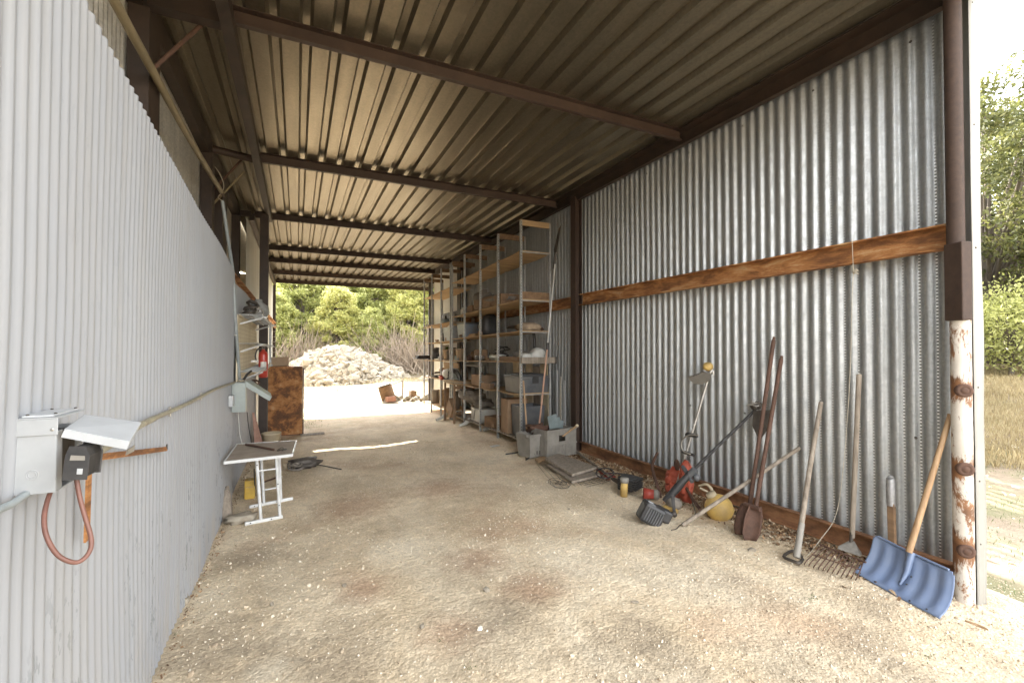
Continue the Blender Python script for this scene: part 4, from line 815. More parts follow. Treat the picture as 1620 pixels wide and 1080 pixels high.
t = T('taped_stake', P(1411, 850, z=0), 'rough brown stake with silver tape round its top', 'stake')
a = P(1412, 872, x=3.86); b = P(1410, 800, x=3.92); c = P(1409, 758, x=3.94); ob('stake', MB().beam(a, b + V((0, 0, .02)), .045, .03, (1, 0, 0)), WOODB, t, bevel=.005); ob('tape', MB().tube([b, (b + c) / 2, c, c + V((0, 0, .008))], [.026, .03, .027, .016], 12), TAPE, t)
# snow shovel: real curved blade leaning on its bottom edge
t = T('snow_shovel', P(1425, 930, z=0), 'blue plastic snow shovel with a wooden handle leaning beside the white post', 'shovel')
bl_, br_ = P(1351, 904, z=.02), P(1486, 978, z=.02); tl, tr_ = P(1383, 845, x=3.78), P(1510, 905, x=3.70)
nrm = (br_ - bl_).cross(tl - bl_).normalized()
if nrm.x > 0: nrm = -nrm
def blade(i, j):
    cr = .10 if True else 0
    ii = i; jj = j
    p = (bl_ * (1 - ii) + br_ * ii) * (1 - jj) + (tl * (1 - ii) + tr_ * ii) * jj
    p = p - nrm * (.045 * math.sin(math.pi * jj)) + nrm * (.006 * (math.cos(i * 2 * math.pi * 5.5)) * (1 if .1 < j < .93 else .2)) - nrm * .02 * math.sin(math.pi * ii)
    return p
m = MB(); NU, NV = 56, 20
m.grid(blade, NU, NV); cut = []
keep = []
for f in m.f:
    c_ = [((q % (NU + 1)) / NU, (q // (NU + 1)) / NV) for q in f]; ci = sum(a[0] for a in c_) / 4; cj = sum(a[1] for a in c_) / 4
    dx = max(0, .06 - min(ci, 1 - ci)) / .06; dy = max(0, cj - .86) / .14
    if dx * dx + dy * dy < 1.02: keep.append(f)
m.f = keep; m.s = [True] * len(keep); ob('blade', m, BLUE, t, solid=.004)
ctr = (tl + tr_) / 2; mid = (bl_ + br_) / 2
ob('top_lip', MB().tube([blade(.06, 1.0) + nrm * .004, blade(.5, 1.0) + nrm * .006, blade(.94, 1.0) + nrm * .004], .008, 8), BLUE, t)
ob('spine', MB().tube([blade(.47, .28) + nrm * .012, blade(.48, .6) + nrm * .016, blade(.50, .99) + nrm * .02], [.006, .018, .024], 10), BLUE, t)
ha = P(1440, 866, x=3.70); hb = P(1504, 655, x=3.935); ob('handle', MB().tube([ha - (hb - ha).normalized() * .03, ha + (hb - ha) * .5, hb], [.019, .0175, .016], 14), WOODT, t)
for i, j in ((.06, .05), (.25, .05), (.45, .05), (.66, .05), (.85, .06), (.44, .35), (.53, .36), (.44, .55), (.54, .56), (.47, .75)): ob('rivet', MB().ball(blade(i, j) + nrm * .003, .006, 8, 6), BLACK, t)

# ================================================================ LEFT SIDE
XL = -.612
def slab(m, a, b, c, d, th):
    q = [V(k) for k in (a, b, c, d)]; n_ = (q[1] - q[0]).cross(q[3] - q[0]).normalized() * th
    return m.add(q + [k + n_ for k in q], [(3, 2, 1, 0), (4, 5, 6, 7), (0, 1, 5, 4), (1, 2, 6, 5), (2, 3, 7, 6), (3, 0, 4, 7)])
t = T('outlet_box', (-.58, 1.6, 1.24), 'grey outlet box near the camera with its cover propped open over a black plug', 'electrical box')
bz0, bz1, by0, by1, bx = 1.240, 1.392, 1.524, 1.68, -.545
m = MB(); m.rbox(XL - .01, bx, by0, by0 + .004, bz0, bz1).rbox(XL - .01, bx, by1 - .004, by1, bz0, bz1).rbox(XL - .01, bx, by0 + .004, by1 - .004, bz0, bz0 + .004).rbox(XL - .01, XL - .006, by0 + .004, by1 - .004, bz0 + .004, bz1).rbox(bx - .004, bx, by0 + .004, by0 + .035, bz0 + .004, bz1)
bd = ob('box_body', m, GREYBOX, t, bevel=.0012)
c = P(51, 751, y=by0); m = MB()
for r_ in (.0115, .0075): m.lathe([(r_ - .0012, 0), (r_ - .0006, .0012), (r_ + .0006, .0012), (r_ + .0012, 0)], c, (0, -1, 0), 24)
ob('knockout', m, GREYBOX, bd)
m = MB(); m.rbox(XL - .01, bx + .004, by0 - .004, by0 - .0005, bz1 - .008, bz1 + .032); slab(m, (XL - .01, by0 - .004, bz1 + .032), (bx + .004, by0 - .004, bz1 + .032), (bx + .004, by1 + .003, bz1 + .032), (XL - .01, by1 + .003, bz1 + .036), .004)
hd = ob('hood', m, GREYBOX, t, bevel=.0015)
ob('hood_plate', MB().rbox(XL, bx - .008, by0 + .006, by1 - .01, bz1 + .0365, bz1 + .0415), COVER, t, bevel=.001)
for q in ((-.603, 1.535), (-.556, 1.55), (-.603, 1.66), (-.556, 1.665)): ob('screw', MB().ball((q[0], q[1], bz1 + .043), (.004, .004, .002), 8, 5), STEELD, hd)
ob('rivet', MB().ball((bx - .006, by0 - .005, bz1 + .006), (.004, .002, .004), 10, 6), ALU, hd)
a, b, c, d = P(101, 680, y=by0), P(205, 700, y=by0), P(223, 669, y=1.70), P(133, 657, y=1.70)
m = MB(); slab(m, a, b, c, d, .003); dn = V((-.006, 0, -.018))
for p, q in ((a, b), (b, c), (c, d)): slab(m, p, q, q + dn, p + dn, .002)
cv = ob('cover', m, COVER, t, bevel=.001)
slab_ = MB(); slab(slab_, b + dn * 1.2 + V((-.002, .02, 0)), b + dn * 1.2 + V((.006, .05, .006)), b + dn * 1.9 + V((.006, .06, .0)), b + dn * 1.9 + V((-.004, .03, -.004)), .002); ob('latch', slab_, ALU, cv)
ob('socket_block', MB().rbox(XL, bx - .012, by0 + .04, by1 - .012, bz0 + .02, bz1 - .01), STEELD, t, bevel=.002)
t = T('power_plug', P(125, 757, x=-.5), 'black power plug with a small white sticker pushed into the grey outlet box', 'plug')
pl = [P(101, 757, y=1.50), P(135, 756, y=1.50), P(139, 722, y=1.50), P(133, 708, y=1.50), P(112, 708, y=1.50), P(106, 722, y=1.50)]
m = MB(); w_ = V((.004, .075, 0)); m.add(pl + [q + w_ for q in pl], [tuple(range(6)), tuple(range(6, 12))[::-1]] + [(i, (i + 1) % 6, 6 + (i + 1) % 6, 6 + i) for i in range(6)][::1]); ob('plug_body', m, BLACK, t, bevel=.004)
gp = [P(112, 720, y=1.497), P(134, 721, y=1.497), P(134, 728, y=1.497), P(110, 728, y=1.497)]; ob('finger_grip', slab(MB(), *gp, .002), CRATEG, t)
gp = [P(122, 741, y=1.497), P(131, 741, y=1.497), P(130, 750, y=1.497), P(121, 750, y=1.497)]; ob('sticker', slab(MB(), *gp, .001), COVER, t)
ob('power_cable', MB().tube([P(82, 772, y=1.56), P(75, 792, y=1.53), P(70, 815, y=1.50), P(71, 838, y=1.48), P(78, 858, y=1.47), P(90, 876, y=1.46), P(105, 886, y=1.46), P(122, 889, y=1.47), P(136, 880, y=1.48), P(144, 865, y=1.49), P(143, 845, y=1.50), P(134, 815, y=1.51), P(126, 785, y=1.52), P(121, 756, y=1.53)], .0052, 12), HOSE, t)
t = T('rusty_bracket', P(148, 725, x=-.59), 'rusty angle strip sticking along the white wall behind the plug', 'bracket')
ob('long_arm', MB().beam(P(146, 724, x=-.585), P(264, 709.5, x=-.598), .006, .022), RUSTG, t); ob('hook', MB().beam(P(264, 711, x=-.598), P(264, 703, x=-.59), .006, .006, (1, 0, 0)), STEELD, t)
ob('down_arm', MB().beam(P(141, 738, x=-.585), P(137, 855, x=-.592), .006, .030, (0, 1, 0)), RUSTG, t)
def wallpath(pts, x): return [P(u, v, x=x) for u, v in pts]
one('flex_conduit', MB().tube(wallpath(((-60, 838), (-20, 817), (0, 805), (20, 796), (40, 782), (52, 776)), -.60), .009, 10), CONDG, 'grey cable running along the white wall up to the outlet box from the left edge', 'cable')
t = T('tan_conduit', P(300, 637, x=-.6), 'long tan conduit curving along the white wall between the two electrical boxes', 'conduit')
cp = wallpath(((148, 718), (170, 707), (196, 692), (222, 673), (245, 661), (275, 648), (305, 634), (335, 618), (355, 610), (371, 605)), -.592)
ob('pipe', MB().tube(cp, .011, 12), CONDUIT, t); ob('coupling', MB().tube(wallpath(((225, 671), (243, 662)), -.592), .0135, 12), CONDUIT, t)
for u, v in ((268, 651), (318, 627)): ob('clip', MB().box(P(u, v, x=-.598), (.01, .02, .05)), ALU, t)
t = T('grey_riser_pipe', (-.6, 5.9, 1.25), 'grey vertical conduit rising from the open breaker box past the white cladding', 'conduit')
ob('pipe', MB().tube([P(379, 600, x=-.585), P(372, 500, x=-.60), P(368, 430, x=-.63), P(361, 380, y=5.9), P(352, 318, y=5.9)], .017, 10), CONDG, t)
for v in (497, 530): ob('clip', MB().box(P(373, v, x=-.60), (.02, .07, .012)), ALU, t)
# breaker box
t = T('breaker_box', (-.54, 5.6, .95), 'greenish grey breaker box far along the white wall with its door hanging open', 'electrical box')
ob('box_body', hollow(MB(), -.615, -.488, 5.55, 5.72, .93, 1.235, .004, bottom=True), GREENBOX, t, bevel=.002); ob('inner_panel', MB().rbox(-.60, -.50, 5.56, 5.71, .96, 1.239), GREENBOX, t)
q = [P(388, 603, y=5.6), P(430, 628, y=5.6), P(428, 622, y=5.85), P(396, 601, y=5.85)]; m = slab(MB(), *q, .003)
dn = V((-.03, 0, -.055)); slab(m, q[0], q[1], q[1] + dn * .75, q[0] + dn * .75, .003); slab(m, q[1], q[2], q[2] + dn * .5, q[1] + dn * .75, .003); ob('door', m, GREENBOX, t, bevel=.002)
ob('lever', MB().tube([P(386, 600, x=-.52), P(390, 593, x=-.50), P(397, 587, x=-.47)], .014, 8), BLACK, t)
one('switch_box', MB().rbox(-.613, -.575, 5.28, 5.44, 1.02, 1.13), COVER, 'small white switch box fixed beside the breaker box', 'switch box', bevel=.004)
one('white_wire', MB().tube([P(377, 652, x=-.57), P(378, 670, x=-.56), P(380, 690, x=-.53), P(385, 706, x=-.5)], .0035, 6), WHITEP, 'thin white wire hanging from the breaker box to the table', 'wire')
one('black_wire', MB().tube([P(391, 652, x=-.52), P(393, 672, x=-.52), P(397, 695, x=-.50), P(399, 708, x=-.49)], .0045, 6), BLACK, 'thin black wire hanging from the breaker box to the table', 'wire')
one('hanging_chain', tangle((-.47, 6.35, 1.12), .07, 3, .012, 4, 1.2), RUSTT, 'rusty chain bunched below the fire extinguisher', 'chain')
# pegboard and wire shelves
t = T('pegboard', (-.6, 7, 1.2), 'cream pegboard panel fixed to the white wall behind the wire shelves', 'pegboard')
ob('board', MB().rbox(-.612, -.598, 5.86, 8.45, 1.20, 1.98), PEGB, t)
for r_ in range(15): ob('hole_row', MB().rbox(-.598, -.5968, 5.9, 8.4, 1.225 + r_ * .05, 1.228 + r_ * .05), CLAY, t)
for k, (z, x1, y0, y1) in enumerate(((1.985, -.36, 5.9, 8.5), (1.66, -.40, 5.95, 9.3), (1.33, -.40, 6.0, 9.0))):
    t = T('wire_shelf', (-.5, 7, z), ['top wire shelf on the cream pegboard, loaded with jugs and chains', 'middle wire shelf on the cream pegboard, empty', 'lowest wire shelf on the cream pegboard, behind the extinguisher'][k], 'wire shelf', 'wire shelves on the pegboard')
    m = MB(); yq = y0
    while yq < y1: m.tube([(-.597, yq, z), (x1, yq, z), (x1, yq, z - .03)], .0028, 5); yq += .09
    ob('cross_wires', m, ANGLE, t)['kind'] = 'stuff'
    for x in (-.59, -.5, x1): ob('rail', MB().tube([(x, y0, z - .004), (x, y1, z - .004)], .005, 6), ANGLE, t)
    ob('front_rail', MB().tube([(x1, y0, z - .03), (x1, y1, z - .03)], .005, 6), ANGLE, t)
    for yy_ in (y0 + .2, y1 - .3): ob('arm', MB().beam((-.597, yy_, z - .10), (x1 + .03, yy_, z - .012), .006, .02), ANGLE, t)
one('glass_jug', MB().lathe([(.0001, 0), (.10, .01), (.135, .10), (.12, .19), (.05, .24), (.045, .28), (.0001, .28)], (-.48, 7.1, 1.99), n=20), simple('smoky_glass', (.30, .30, .28), (.20, .20, .19), 5, .15), 'smoky round jug on the top wire shelf', 'jug')
one('chain_heap', tangle((-.50, 6.2, 2.0), .10, 5, .014, 6, 1.5), STEELD, 'dark chain heaped at the near end of the top wire shelf', 'chain')
one('wire_basket', tangle((-.47, 6.6, 2.0), .11, 4, .008, 12, 1.0), ALU, 'bundle of bent grey wire in the middle of the top wire shelf', 'wire')
one('tin', MB().lathe([(.0001, 0), (.06, 0), (.06, .10), (.0001, .10)], (-.47, 7.7, 1.99)), CARD, 'brownish tin at the far end of the top wire shelf', 'tin')
t = T('hanging_ladder_rail', (-.42, 9.0, 1.4), 'grey slotted rail hanging behind the post above the extinguisher', 'rail'); ob('rail', MB().rbox(-.44, -.40, 8.86, 8.88, 1.35, 2.05), ANGLE, t)
for k in range(7): ob('hook', MB().tube([(-.41, 8.86, 1.45 + k * .09), (-.35, 8.86, 1.44 + k * .09), (-.33, 8.86, 1.47 + k * .09)], .004, 5), ALU, t)
# extinguisher
t = T('fire_extinguisher', (-.47, 7.5, 1.18), 'red fire extinguisher hanging on the dark post with a white label', 'extinguisher'); c = V((-.445, 7.55, 1.175))
ob('cylinder', MB().lathe([(.0001, 0), (.05, 0), (.062, .015), (.062, .33), (.05, .37), (.022, .39), (.022, .41), (.0001, .41)], c, n=20), REDP, t)
ob('valve', MB().lathe([(.0001, .40), (.02, .40), (.02, .45), (.0001, .45)], c, n=12), ALU, t); ob('lever', MB().beam(c + V((-.02, .04, .46)), c + V((.03, -.09, .48)), .02, .012), ALU, t); ob('lower_lever', MB().beam(c + V((-.02, .04, .435)), c + V((.03, -.08, .425)), .02, .012), STEELD, t)
ob('hose', MB().tube([c + V((-.02, 0, .43)), c + V((-.08, -.01, .40)), c + V((-.10, -.01, .30)), c + V((-.07, -.01, .22))], .010, 8), BLACK, t)
ob('paper_label', MB().grid(lambda i, j: tuple(c + V((.0632 * math.cos(R(-120 + 75 * i)), .0632 * math.sin(R(-120 + 75 * i)), .10 + .13 * j))), 8, 1), WHITEP, t)
one('extinguisher_bracket', MB().rbox(-.60, -.50, 7.53, 7.56, 1.40, 1.43), ALU, 'small bracket that holds the fire extinguisher', 'bracket')
# rusty steel cabinet panel at the far left and the board behind it
t = T('rusty_cabinet', (-.2, 9.9, G(-.2, 9.9)), 'heavily rusted steel cabinet side standing at the left end of the floor', 'cabinet')
gzc = G(-.2, 9.8); ob('front_sheet', MB().rbox(-.49, .10, 9.75, 9.762, gzc + .02, 1.25), RUSTBIG, t, bevel=.003); ob('side_sheet', MB().rbox(.088, .10, 9.764, 10.35, gzc + .02, 1.245), RUSTBIG, t); ob('top_sheet', MB().rbox(-.49, .086, 9.764, 10.35, 1.235, 1.247), RUSTBIG, t)
ob('edge_strip', MB().rbox(.102, .125, 9.76, 9.80, gzc, 1.22), RUSTT, t, bevel=.004); ob('hinge_edge', MB().rbox(-.53, -.492, 9.74, 9.80, gzc, 1.24), STEELD, t)
ob('foot_rail', MB().rbox(-.5, .13, 9.77, 9.83, gzc - .01, gzc + .018), RUSTT, t)
one('spare_panel', MB().rbox(-.50, -.15, 10.15, 10.19, 1.25, 1.43), CLAY, 'tan panel standing on top of the rusty cabinet', 'panel', bevel=.003)
one('grey_plank', MB().box((.28, 9.62, gzc + .02), (.42, .10, .035), Matrix.Rotation(R(6), 3, 'Z')), WOODG, 'grey plank lying at the foot of the rusty cabinet', 'plank', bevel=.004)
t = T('bucket', (-.36, 8.15, G(-.36, 8.15)), 'dusty cream bucket on the floor behind the folding table', 'bucket'); c = V((-.36, 8.15, G(-.36, 8.15)))
ob('bucket_shell', MB().lathe([(.0001, 0), (.11, 0), (.135, .30), (.142, .30), (.142, .32), (.13, .32), (.105, .02), (.0001, .02)], c, n=24), CREAM, t); ob('handle', MB().tube([c + V((.14 * math.cos(a), -.01, .29 - .12 * math.sin(a))) for a in np.linspace(0, math.pi, 12)], .004, 6), ALU, t)
for k in range(4): one('reddish_slat', MB().beam((-.54 + .035 * k, 7.85 + .05 * k, -.02), (-.60 + .02 * k, 8.0, .62 - .07 * k), .03, .012), simple('pinkish_wood%d' % k, (.40, .24, .18), (.28, .16, .12), 9, .8) if k == 0 else bpy.data.materials['pinkish_wood0'], ['tallest reddish slat leaning on the wall behind the bucket', 'reddish slat second in the bundle leaning behind the bucket', 'reddish slat third in the bundle leaning behind the bucket', 'shortest reddish slat leaning closest to the bucket'][k], 'slat', 'slats leaning by the bucket')
# folding table
TZ = .60; t = T('folding_table', (-.3, 5.1, 0), 'low folding table with a grey-brown top and white tube legs against the wall', 'table')
m = MB(); tp = [(-.575, 4.74), (-.035, 4.80), (.0, 5.50), (-.56, 5.55)]; m.prism(tp, (0, 0, TZ - .012), (1, 0, 0), (0, 1, 0), (0, 0, .012)); ob('tabletop', m, simple('dusty_tabletop', (.40, .33, .26), (.30, .245, .19), 5, .85), t)
m = MB()
for i in range(4): a = V((*tp[i], TZ - .010)); b = V((*tp[(i + 1) % 4], TZ - .010)); m.beam(a, b, .012, .026)
ob('edge_trim', m, WHITEL, t)
def gp_(u, v): p = P(u, v, z=.0); return p + V((0, 0, .016))
n0, n1, f0, f1 = gp_(387, 831), gp_(447, 819), gp_(394, 804), gp_(463, 790)
for a, b in ((n0, n1), (f0, f1)): ob('foot_bar', MB().beam(a, b, .028, .028), WHITEL, t, bevel=.003)
def leg(u0, yt, bar, f): b = bar[0] * (1 - f) + bar[1] * f; a = P(u0, 730, y=yt); a.z = TZ - .02; ob('leg', MB().tube([a, b], .0145, 12), WHITEL, t); return a, b
l1 = leg(406, 4.84, (n0, n1), .42); l2 = leg(437, 4.86, (n0, n1), .93); l3 = leg(412, 5.3, (f0, f1), .33); l4 = leg(441, 5.36, (f0, f1), .72)
lerp = lambda l, f: l[0] * (1 - f) + l[1] * f
for a, b, f in ((l1, l2, .20), (l3, l4, .08), (l3, l4, .75)): ob('cross_tube', MB().tube([lerp(a, f), lerp(b, f)], .008, 8), WHITEL, t)
for l, f in ((l2, .45), (l2, .80), (l1, .1)): ob('bolt', MB().ball(lerp(l, f) + V((0, -.0145, 0)), .006, 8, 6), BLACK, t)
for a, b, f in ((n0, n1, .15), (n0, n1, .7), (f0, f1, .12), (f0, f1, .62)): ob('bolt', MB().ball(a * (1 - f) + b * f + V((0, -.0145, 0)), .006, 8, 6), BLACK, t)
one('rusty_rod', MB().tube([(-.47, 5.42, TZ + .014), (-.43, 5.36, TZ + .014), (-.20, 5.02, TZ + .014)], .011, 8), RUSTT, 'rusty rod lying across the folding table top', 'rod')
one('wire_bits', tangle((-.13, 5.0, TZ + .006), .06, 2, .004, 9, .2), STEELD, 'small bits of bent wire on the folding table near its front edge', 'wire')
t = T('yellow_case', (-.46, 5.9, 0), 'yellow plastic case on the ground behind the table legs', 'case'); c = P(395, 789, z=.0); ob('case_body', MB().box(c + V((0, .05, .10)), (.10, .12, .20)), YEL, t, bevel=.01); ob('ridge', MB().box(c + V((0, -.013, .13)), (.08, .008, .012)), YELD, t)
one('steel_rod', MB().tube([P(404, 784, z=.0), P(402, 742, x=-.40)], .007, 8), STEELD, 'thin dark rod standing beside the yellow case', 'rod')
c = P(468, 740, z=.03); one('dark_rag_heap', sacky(c + V((.12, .12, .02)), (.20, .14, .07), .35), STEELD, 'dark green-grey rag heap on the floor right of the table', 'rags')
one('grey_rope_heap', tangle(c, .13, 5, .010, 5, .5), CLOTH, 'grey frayed rope heap in front of the dark rags', 'rope')
one('floor_stick', MB().tube([P(418, 762, z=.02), P(440, 754, z=.02)], .010, 6), RUSTT, 'dark stick on the floor seen between the table legs', 'stick')
one('low_bar', MB().tube([P(480, 737, z=.02), P(505, 735, z=.02), P(540, 742, z=.01)], .008, 6), STEELD, 'thin dark bar on the floor right of the rag heap', 'bar')
one('flat_stone', sacky(P(382, 822, z=.03) + V((0, .05, 0)), (.13, .10, .05), .3), STONE, 'flat tan stone beside the near table foot at the wall', 'stone')
one('wall_stone', sacky(P(291, 950, z=.01) , (.03, .05, .03), .3), STONE, 'small tan stone lodged under the white cladding in the foreground', 'stone')
one('rotten_stump', MB().tube([(-.60, 5.05, -.03), (-.60, 5.1, .12), (-.605, 5.2, .26)], [.06, .05, .015], 9), WOODG, 'rotten brown wood at the foot of the white wall by the table', 'wood')
# poles and sticks under the left roof edge
t = T('hanging_pole', P(240, 110, x=-.85), 'long tan pole slung along the top of the barn wall', 'pole')
ob('pole', MB().tube([P(150, -60, x=-.86), P(180, 0, x=-.86), P(240, 110, x=-.86), P(300, 220, x=-.85), P(350, 303, x=-.84)], .026, 12), BAMBOO, t); ob('tip', MB().tube([P(346, 296, x=-.84), P(354, 310, x=-.84)], .016, 8), RUSTT, t)
for k, (a, b) in enumerate(((P(333, 27, y=3.95), P(232, 118, y=3.75)), (P(385, 250, y=6.75), P(325, 314, y=6.6)), (P(386, 272, y=6.95), P(338, 322, y=6.8)))):
    one('support_rod', MB().tube([a, b], .014, 8), RUSTT if k < 2 else BAMBOO, ['rusty rod carrying the slung pole at its near end', 'rusty rod crossing the far tip of the slung pole', 'thin tan stick hanging behind the pole tip'][k], 'rod', 'rods under the left roof edge')
one('loose_cable', MB().tube([P(u, v, y=6.6) for u, v in ((327, 256), (338, 262), (348, 276), (354, 292), (352, 303), (345, 312), (352, 318))], .005, 6), STRING, 'thin pale cable looped round the far tip of the slung pole', 'cable')

# ================================================================ OUTSIDE, far end
def rockmesh(k):
    rr = np.random.default_rng(k); v = ICO * (1 + .22 * rr.normal(size=(12, 1))) * np.array([1, .8, .62]) * (1 + .15 * rr.normal(size=3))
    me = npmesh('rock', v, ICF, STONE, False); return me
rms = [rockmesh(k) for k in range(9)]
HC = (1.75, 27.0)
def hh(x, y):
    wx = np.where(x < HC[0], 3.5, 4.1); d = ((x - HC[0]) / wx) ** 2 + ((y - HC[1]) / 4.2) ** 2
    return 1.85 * np.clip(1 - d ** .75, 0, 1) + .25 * vnoise(x * 1.3, y * 1.3)
n = 9000; px = rng.uniform(-2.2, 6.8, n); py = rng.uniform(22.6, 31, n); h = hh(px, py); k = h > .05; px, py, h = px[k], py[k], h[k]
sz = rng.lognormal(math.log(.10), .4, len(px))
tag(link(scatter('rubble', np.stack([px, py, gz(px, py) + h - .08], -1), sz, ICO, ICF, STONE, (1, .8, .65)), 'rubble'), 'small broken limestone filling the heap beyond the shed', 'rubble', kind='stuff')
xs = np.linspace(-2.2, 6.9, 40); ys = np.linspace(22.4, 31.4, 36); XX, YY = np.meshgrid(xs, ys); ZZ = gz(XX, YY) + np.where(hh(XX, YY) > .12, hh(XX, YY) - .14, -.3)
idx = np.arange(XX.size).reshape(XX.shape); FF = np.stack([idx[:-1, :-1], idx[:-1, 1:], idx[1:, 1:], idx[1:, :-1]], -1).reshape(-1, 4)
tag(link(npmesh('heap_earth', np.stack([XX, YY, ZZ], -1).reshape(-1, 3), FF, STONE, True), 'heap_earth'), kind='structure')
cnt = 0; tries = 0; rr = random.Random(5)
while cnt < 290 and tries < 5000:
    tries += 1; x = rr.uniform(-1.9, 6.3); y = rr.uniform(22.9, 28.2); h = float(hh(np.array(x), np.array(y)))
    if h < .12: continue
    o = bpy.data.objects.new('rock', rms[cnt % 9]); C.objects.link(o); q = rr.choice((.13, .17, .2, .25, .34)); o.scale = (q, q * rr.uniform(.8, 1.2), q)
    o.location = (x, y, G(x, y) + h); o.rotation_euler = (rr.uniform(-.6, .6), rr.uniform(-.6, .6), rr.uniform(0, 6.28)); tag(o, 'pale limestone rock in the big sunlit heap beyond the shed', 'rock', 'rocks in the heap'); cnt += 1
# scrap by the far end
c = P(615, 633, z=0); t = T('barrel_half', c, 'rusty tilted drum standing in the sunny yard beyond the open end', 'drum')
ob('drum', MB().lathe([(.0001, 0), (.22, 0), (.23, .02), (.23, .42), (.21, .45), (.0001, .44)], c + V((.0, 0, .05)), (-.30, .1, 1), 20), WOODB, t); ob('lid', MB().lathe([(.0001, .46), (.25, .46), (.25, .49), (.0001, .49)], c + V((.0, 0, .05)), (-.30, .1, 1), 20), CRATEG, t)
t = T('crooked_post', P(636, 628, z=0), 'short post with a thin rail beside the rusty drum', 'post'); a = P(637, 628, z=0)
ob('post', MB().beam(a, a + V((0, 0, .62)), .05, .05, (0, 1, 0)), WOODG, t); ob('rail', MB().tube([a + V((0, 0, .60)), c + V((-.2, 0, .42))], .02, 6), WOODG, t)
for k in range(14):
    p = P(612 + 4.5 * k, 633 - (k % 3) * 2, z=.03); o = bpy.data.objects.new('scrap_stone', rms[k % 9]); C.objects.link(o); q = rr.uniform(.08, .17); o.scale = (q * 1.4, q, q); o.location = p; o.rotation_euler = (rr.random(), rr.random(), rr.random() * 6); tag(o, 'brownish stone in the row between the rusty drum and the racks', 'stone', 'stones beside the drum')
t = T('red_container', P(616, 630, z=0), 'small reddish box at the foot of the rusty drum', 'box'); ob('container', MB().box(P(618, 631, z=.10), (.3, .16, .16), Matrix.Rotation(R(20), 3, 'Z')), simple('faded_red', (.50, .25, .18), (.38, .2, .14), 9, .8), t, bevel=.01)
t = T('log_crate', P(655, 628, z=0), 'dark wire crate at the right end of the stones beyond the shed', 'crate'); ob('crate_shell', hollow(MB(), *sorted((P(650, 631, z=0).x, P(660, 631, z=0).x)), P(655, 631, z=0).y, P(655, 631, z=0).y + .35, G(3.6, 15.8), G(3.6, 15.8) + .28, .03), WOODB, t)

# ================================================================ TREES
LF = np.array([(-1, 0, 0), (0, -.42, .1), (1, 0, 0), (0, .42, -.1)]); LFF = np.array([(0, 1, 2, 3)])
def crown_pts(kind, H, seed):
    rr = np.random.default_rng(seed); P_ = []
    if kind == 'juniper':
        nc = 210
        for _ in range(nc):
            u = rr.random() ** .8; z = H * (.03 + .95 * u); rad = H * .40 * (1 - u) ** .5 * (.75 + .4 * rr.random()) + .15; a = rr.uniform(0, 6.28)
            q = rad * (.55 + .45 * rr.random()); P_.append((q * math.cos(a), q * math.sin(a), z, .12 + .36 * rr.random() ** 1.5))
    else:
        for _ in range(110):
            d = rr.normal(size=3); d /= np.linalg.norm(d); q = .6 + .4 * rr.random() ** .5; f = 1 + .35 * math.sin(3 * d[0] + seed) * math.cos(2 * d[1] + seed)
            P_.append((d[0] * H * .42 * q * f, d[1] * H * .42 * q * f, H * .56 + d[2] * H * .42 * q * f, .28 + .3 * rr.random()))
    return np.array(P_)
def tree_mesh(kind, H, seed, mat, nleaf, lsz):
    cp_ = crown_pts(kind, H, seed); rr = np.random.default_rng(seed + 50)
    w = cp_[:, 3] ** 2; w /= w.sum(); ci = rr.choice(len(cp_), nleaf, p=w)
    off = rr.normal(size=(nleaf, 3)); off /= np.linalg.norm(off, axis=1)[:, None]; off *= (rr.random(nleaf) ** .45)[:, None] * cp_[ci, 3][:, None] * np.array([1.5, 1.5, 1.05])
    pos = cp_[ci, :3] + off
    if kind == 'juniper': pos[:, 2] += .25 * cp_[ci, 3]
    crown = scatter('crown', pos, rr.uniform(.6, 1.4, nleaf) * lsz, LF, LFF, mat, (1, 1, 1), .12)
    m = MB(); lean = rr.normal(0, .12, 2); m.tube([(0, 0, -.3), (lean[0], lean[1], H * .3), (lean[0] * 2, lean[1] * 2, H * (.85 if kind == 'juniper' else .6))], [H * .028, H * .02, H * .006], 9)
    for k in range(0, len(cp_), 3 if kind == 'juniper' else 2):
        c = cp_[k]; z0 = max(.3, min(H * .6, c[2] * (.75 if kind == 'juniper' else .45))); b = (lean[0] * z0 / H * 2, lean[1] * z0 / H * 2, z0)
        mid = ((b[0] + c[0]) / 2, (b[1] + c[1]) / 2, (b[2] + c[2]) / 2 + .08 * H * (rr.random() - .6)); m.tube([b, mid, tuple(c[:3])], [H * .008, H * .005, .008], 5, False)
    tm = bpy.data.meshes.new('trunk'); tm.from_pydata(m.v, [], m.f); tm.polygons.foreach_set('use_smooth', m.s); tm.materials.append(BARK); tm.update()
    return crown, tm
JV = [tree_mesh('juniper', 6.5, 1, LEAFJ, 24000, .10), tree_mesh('juniper', 6.5, 2, LEAFY, 22000, .10), tree_mesh('juniper', 6.5, 3, LEAFJ, 24000, .105)]
OV = [tree_mesh('oak', 8.5, 4, LEAFO, 42000, .065), tree_mesh('oak', 8.5, 9, LEAFO, 42000, .065)]
def plant(name, meshes, x, y, sc, rz, label, cat, group, sx=1):
    t = bpy.data.objects.new(name, None); C.objects.link(t); t.location = (x, y, G(x, y) - .05); t.scale = (sc * sx, sc * sx, sc); t.rotation_euler = (0, 0, rz); tag(t, label, cat, group)
    for nm, me_ in zip(('crown', 'trunk'), meshes): o = bpy.data.objects.new(nm, me_); C.objects.link(o); o.parent = t
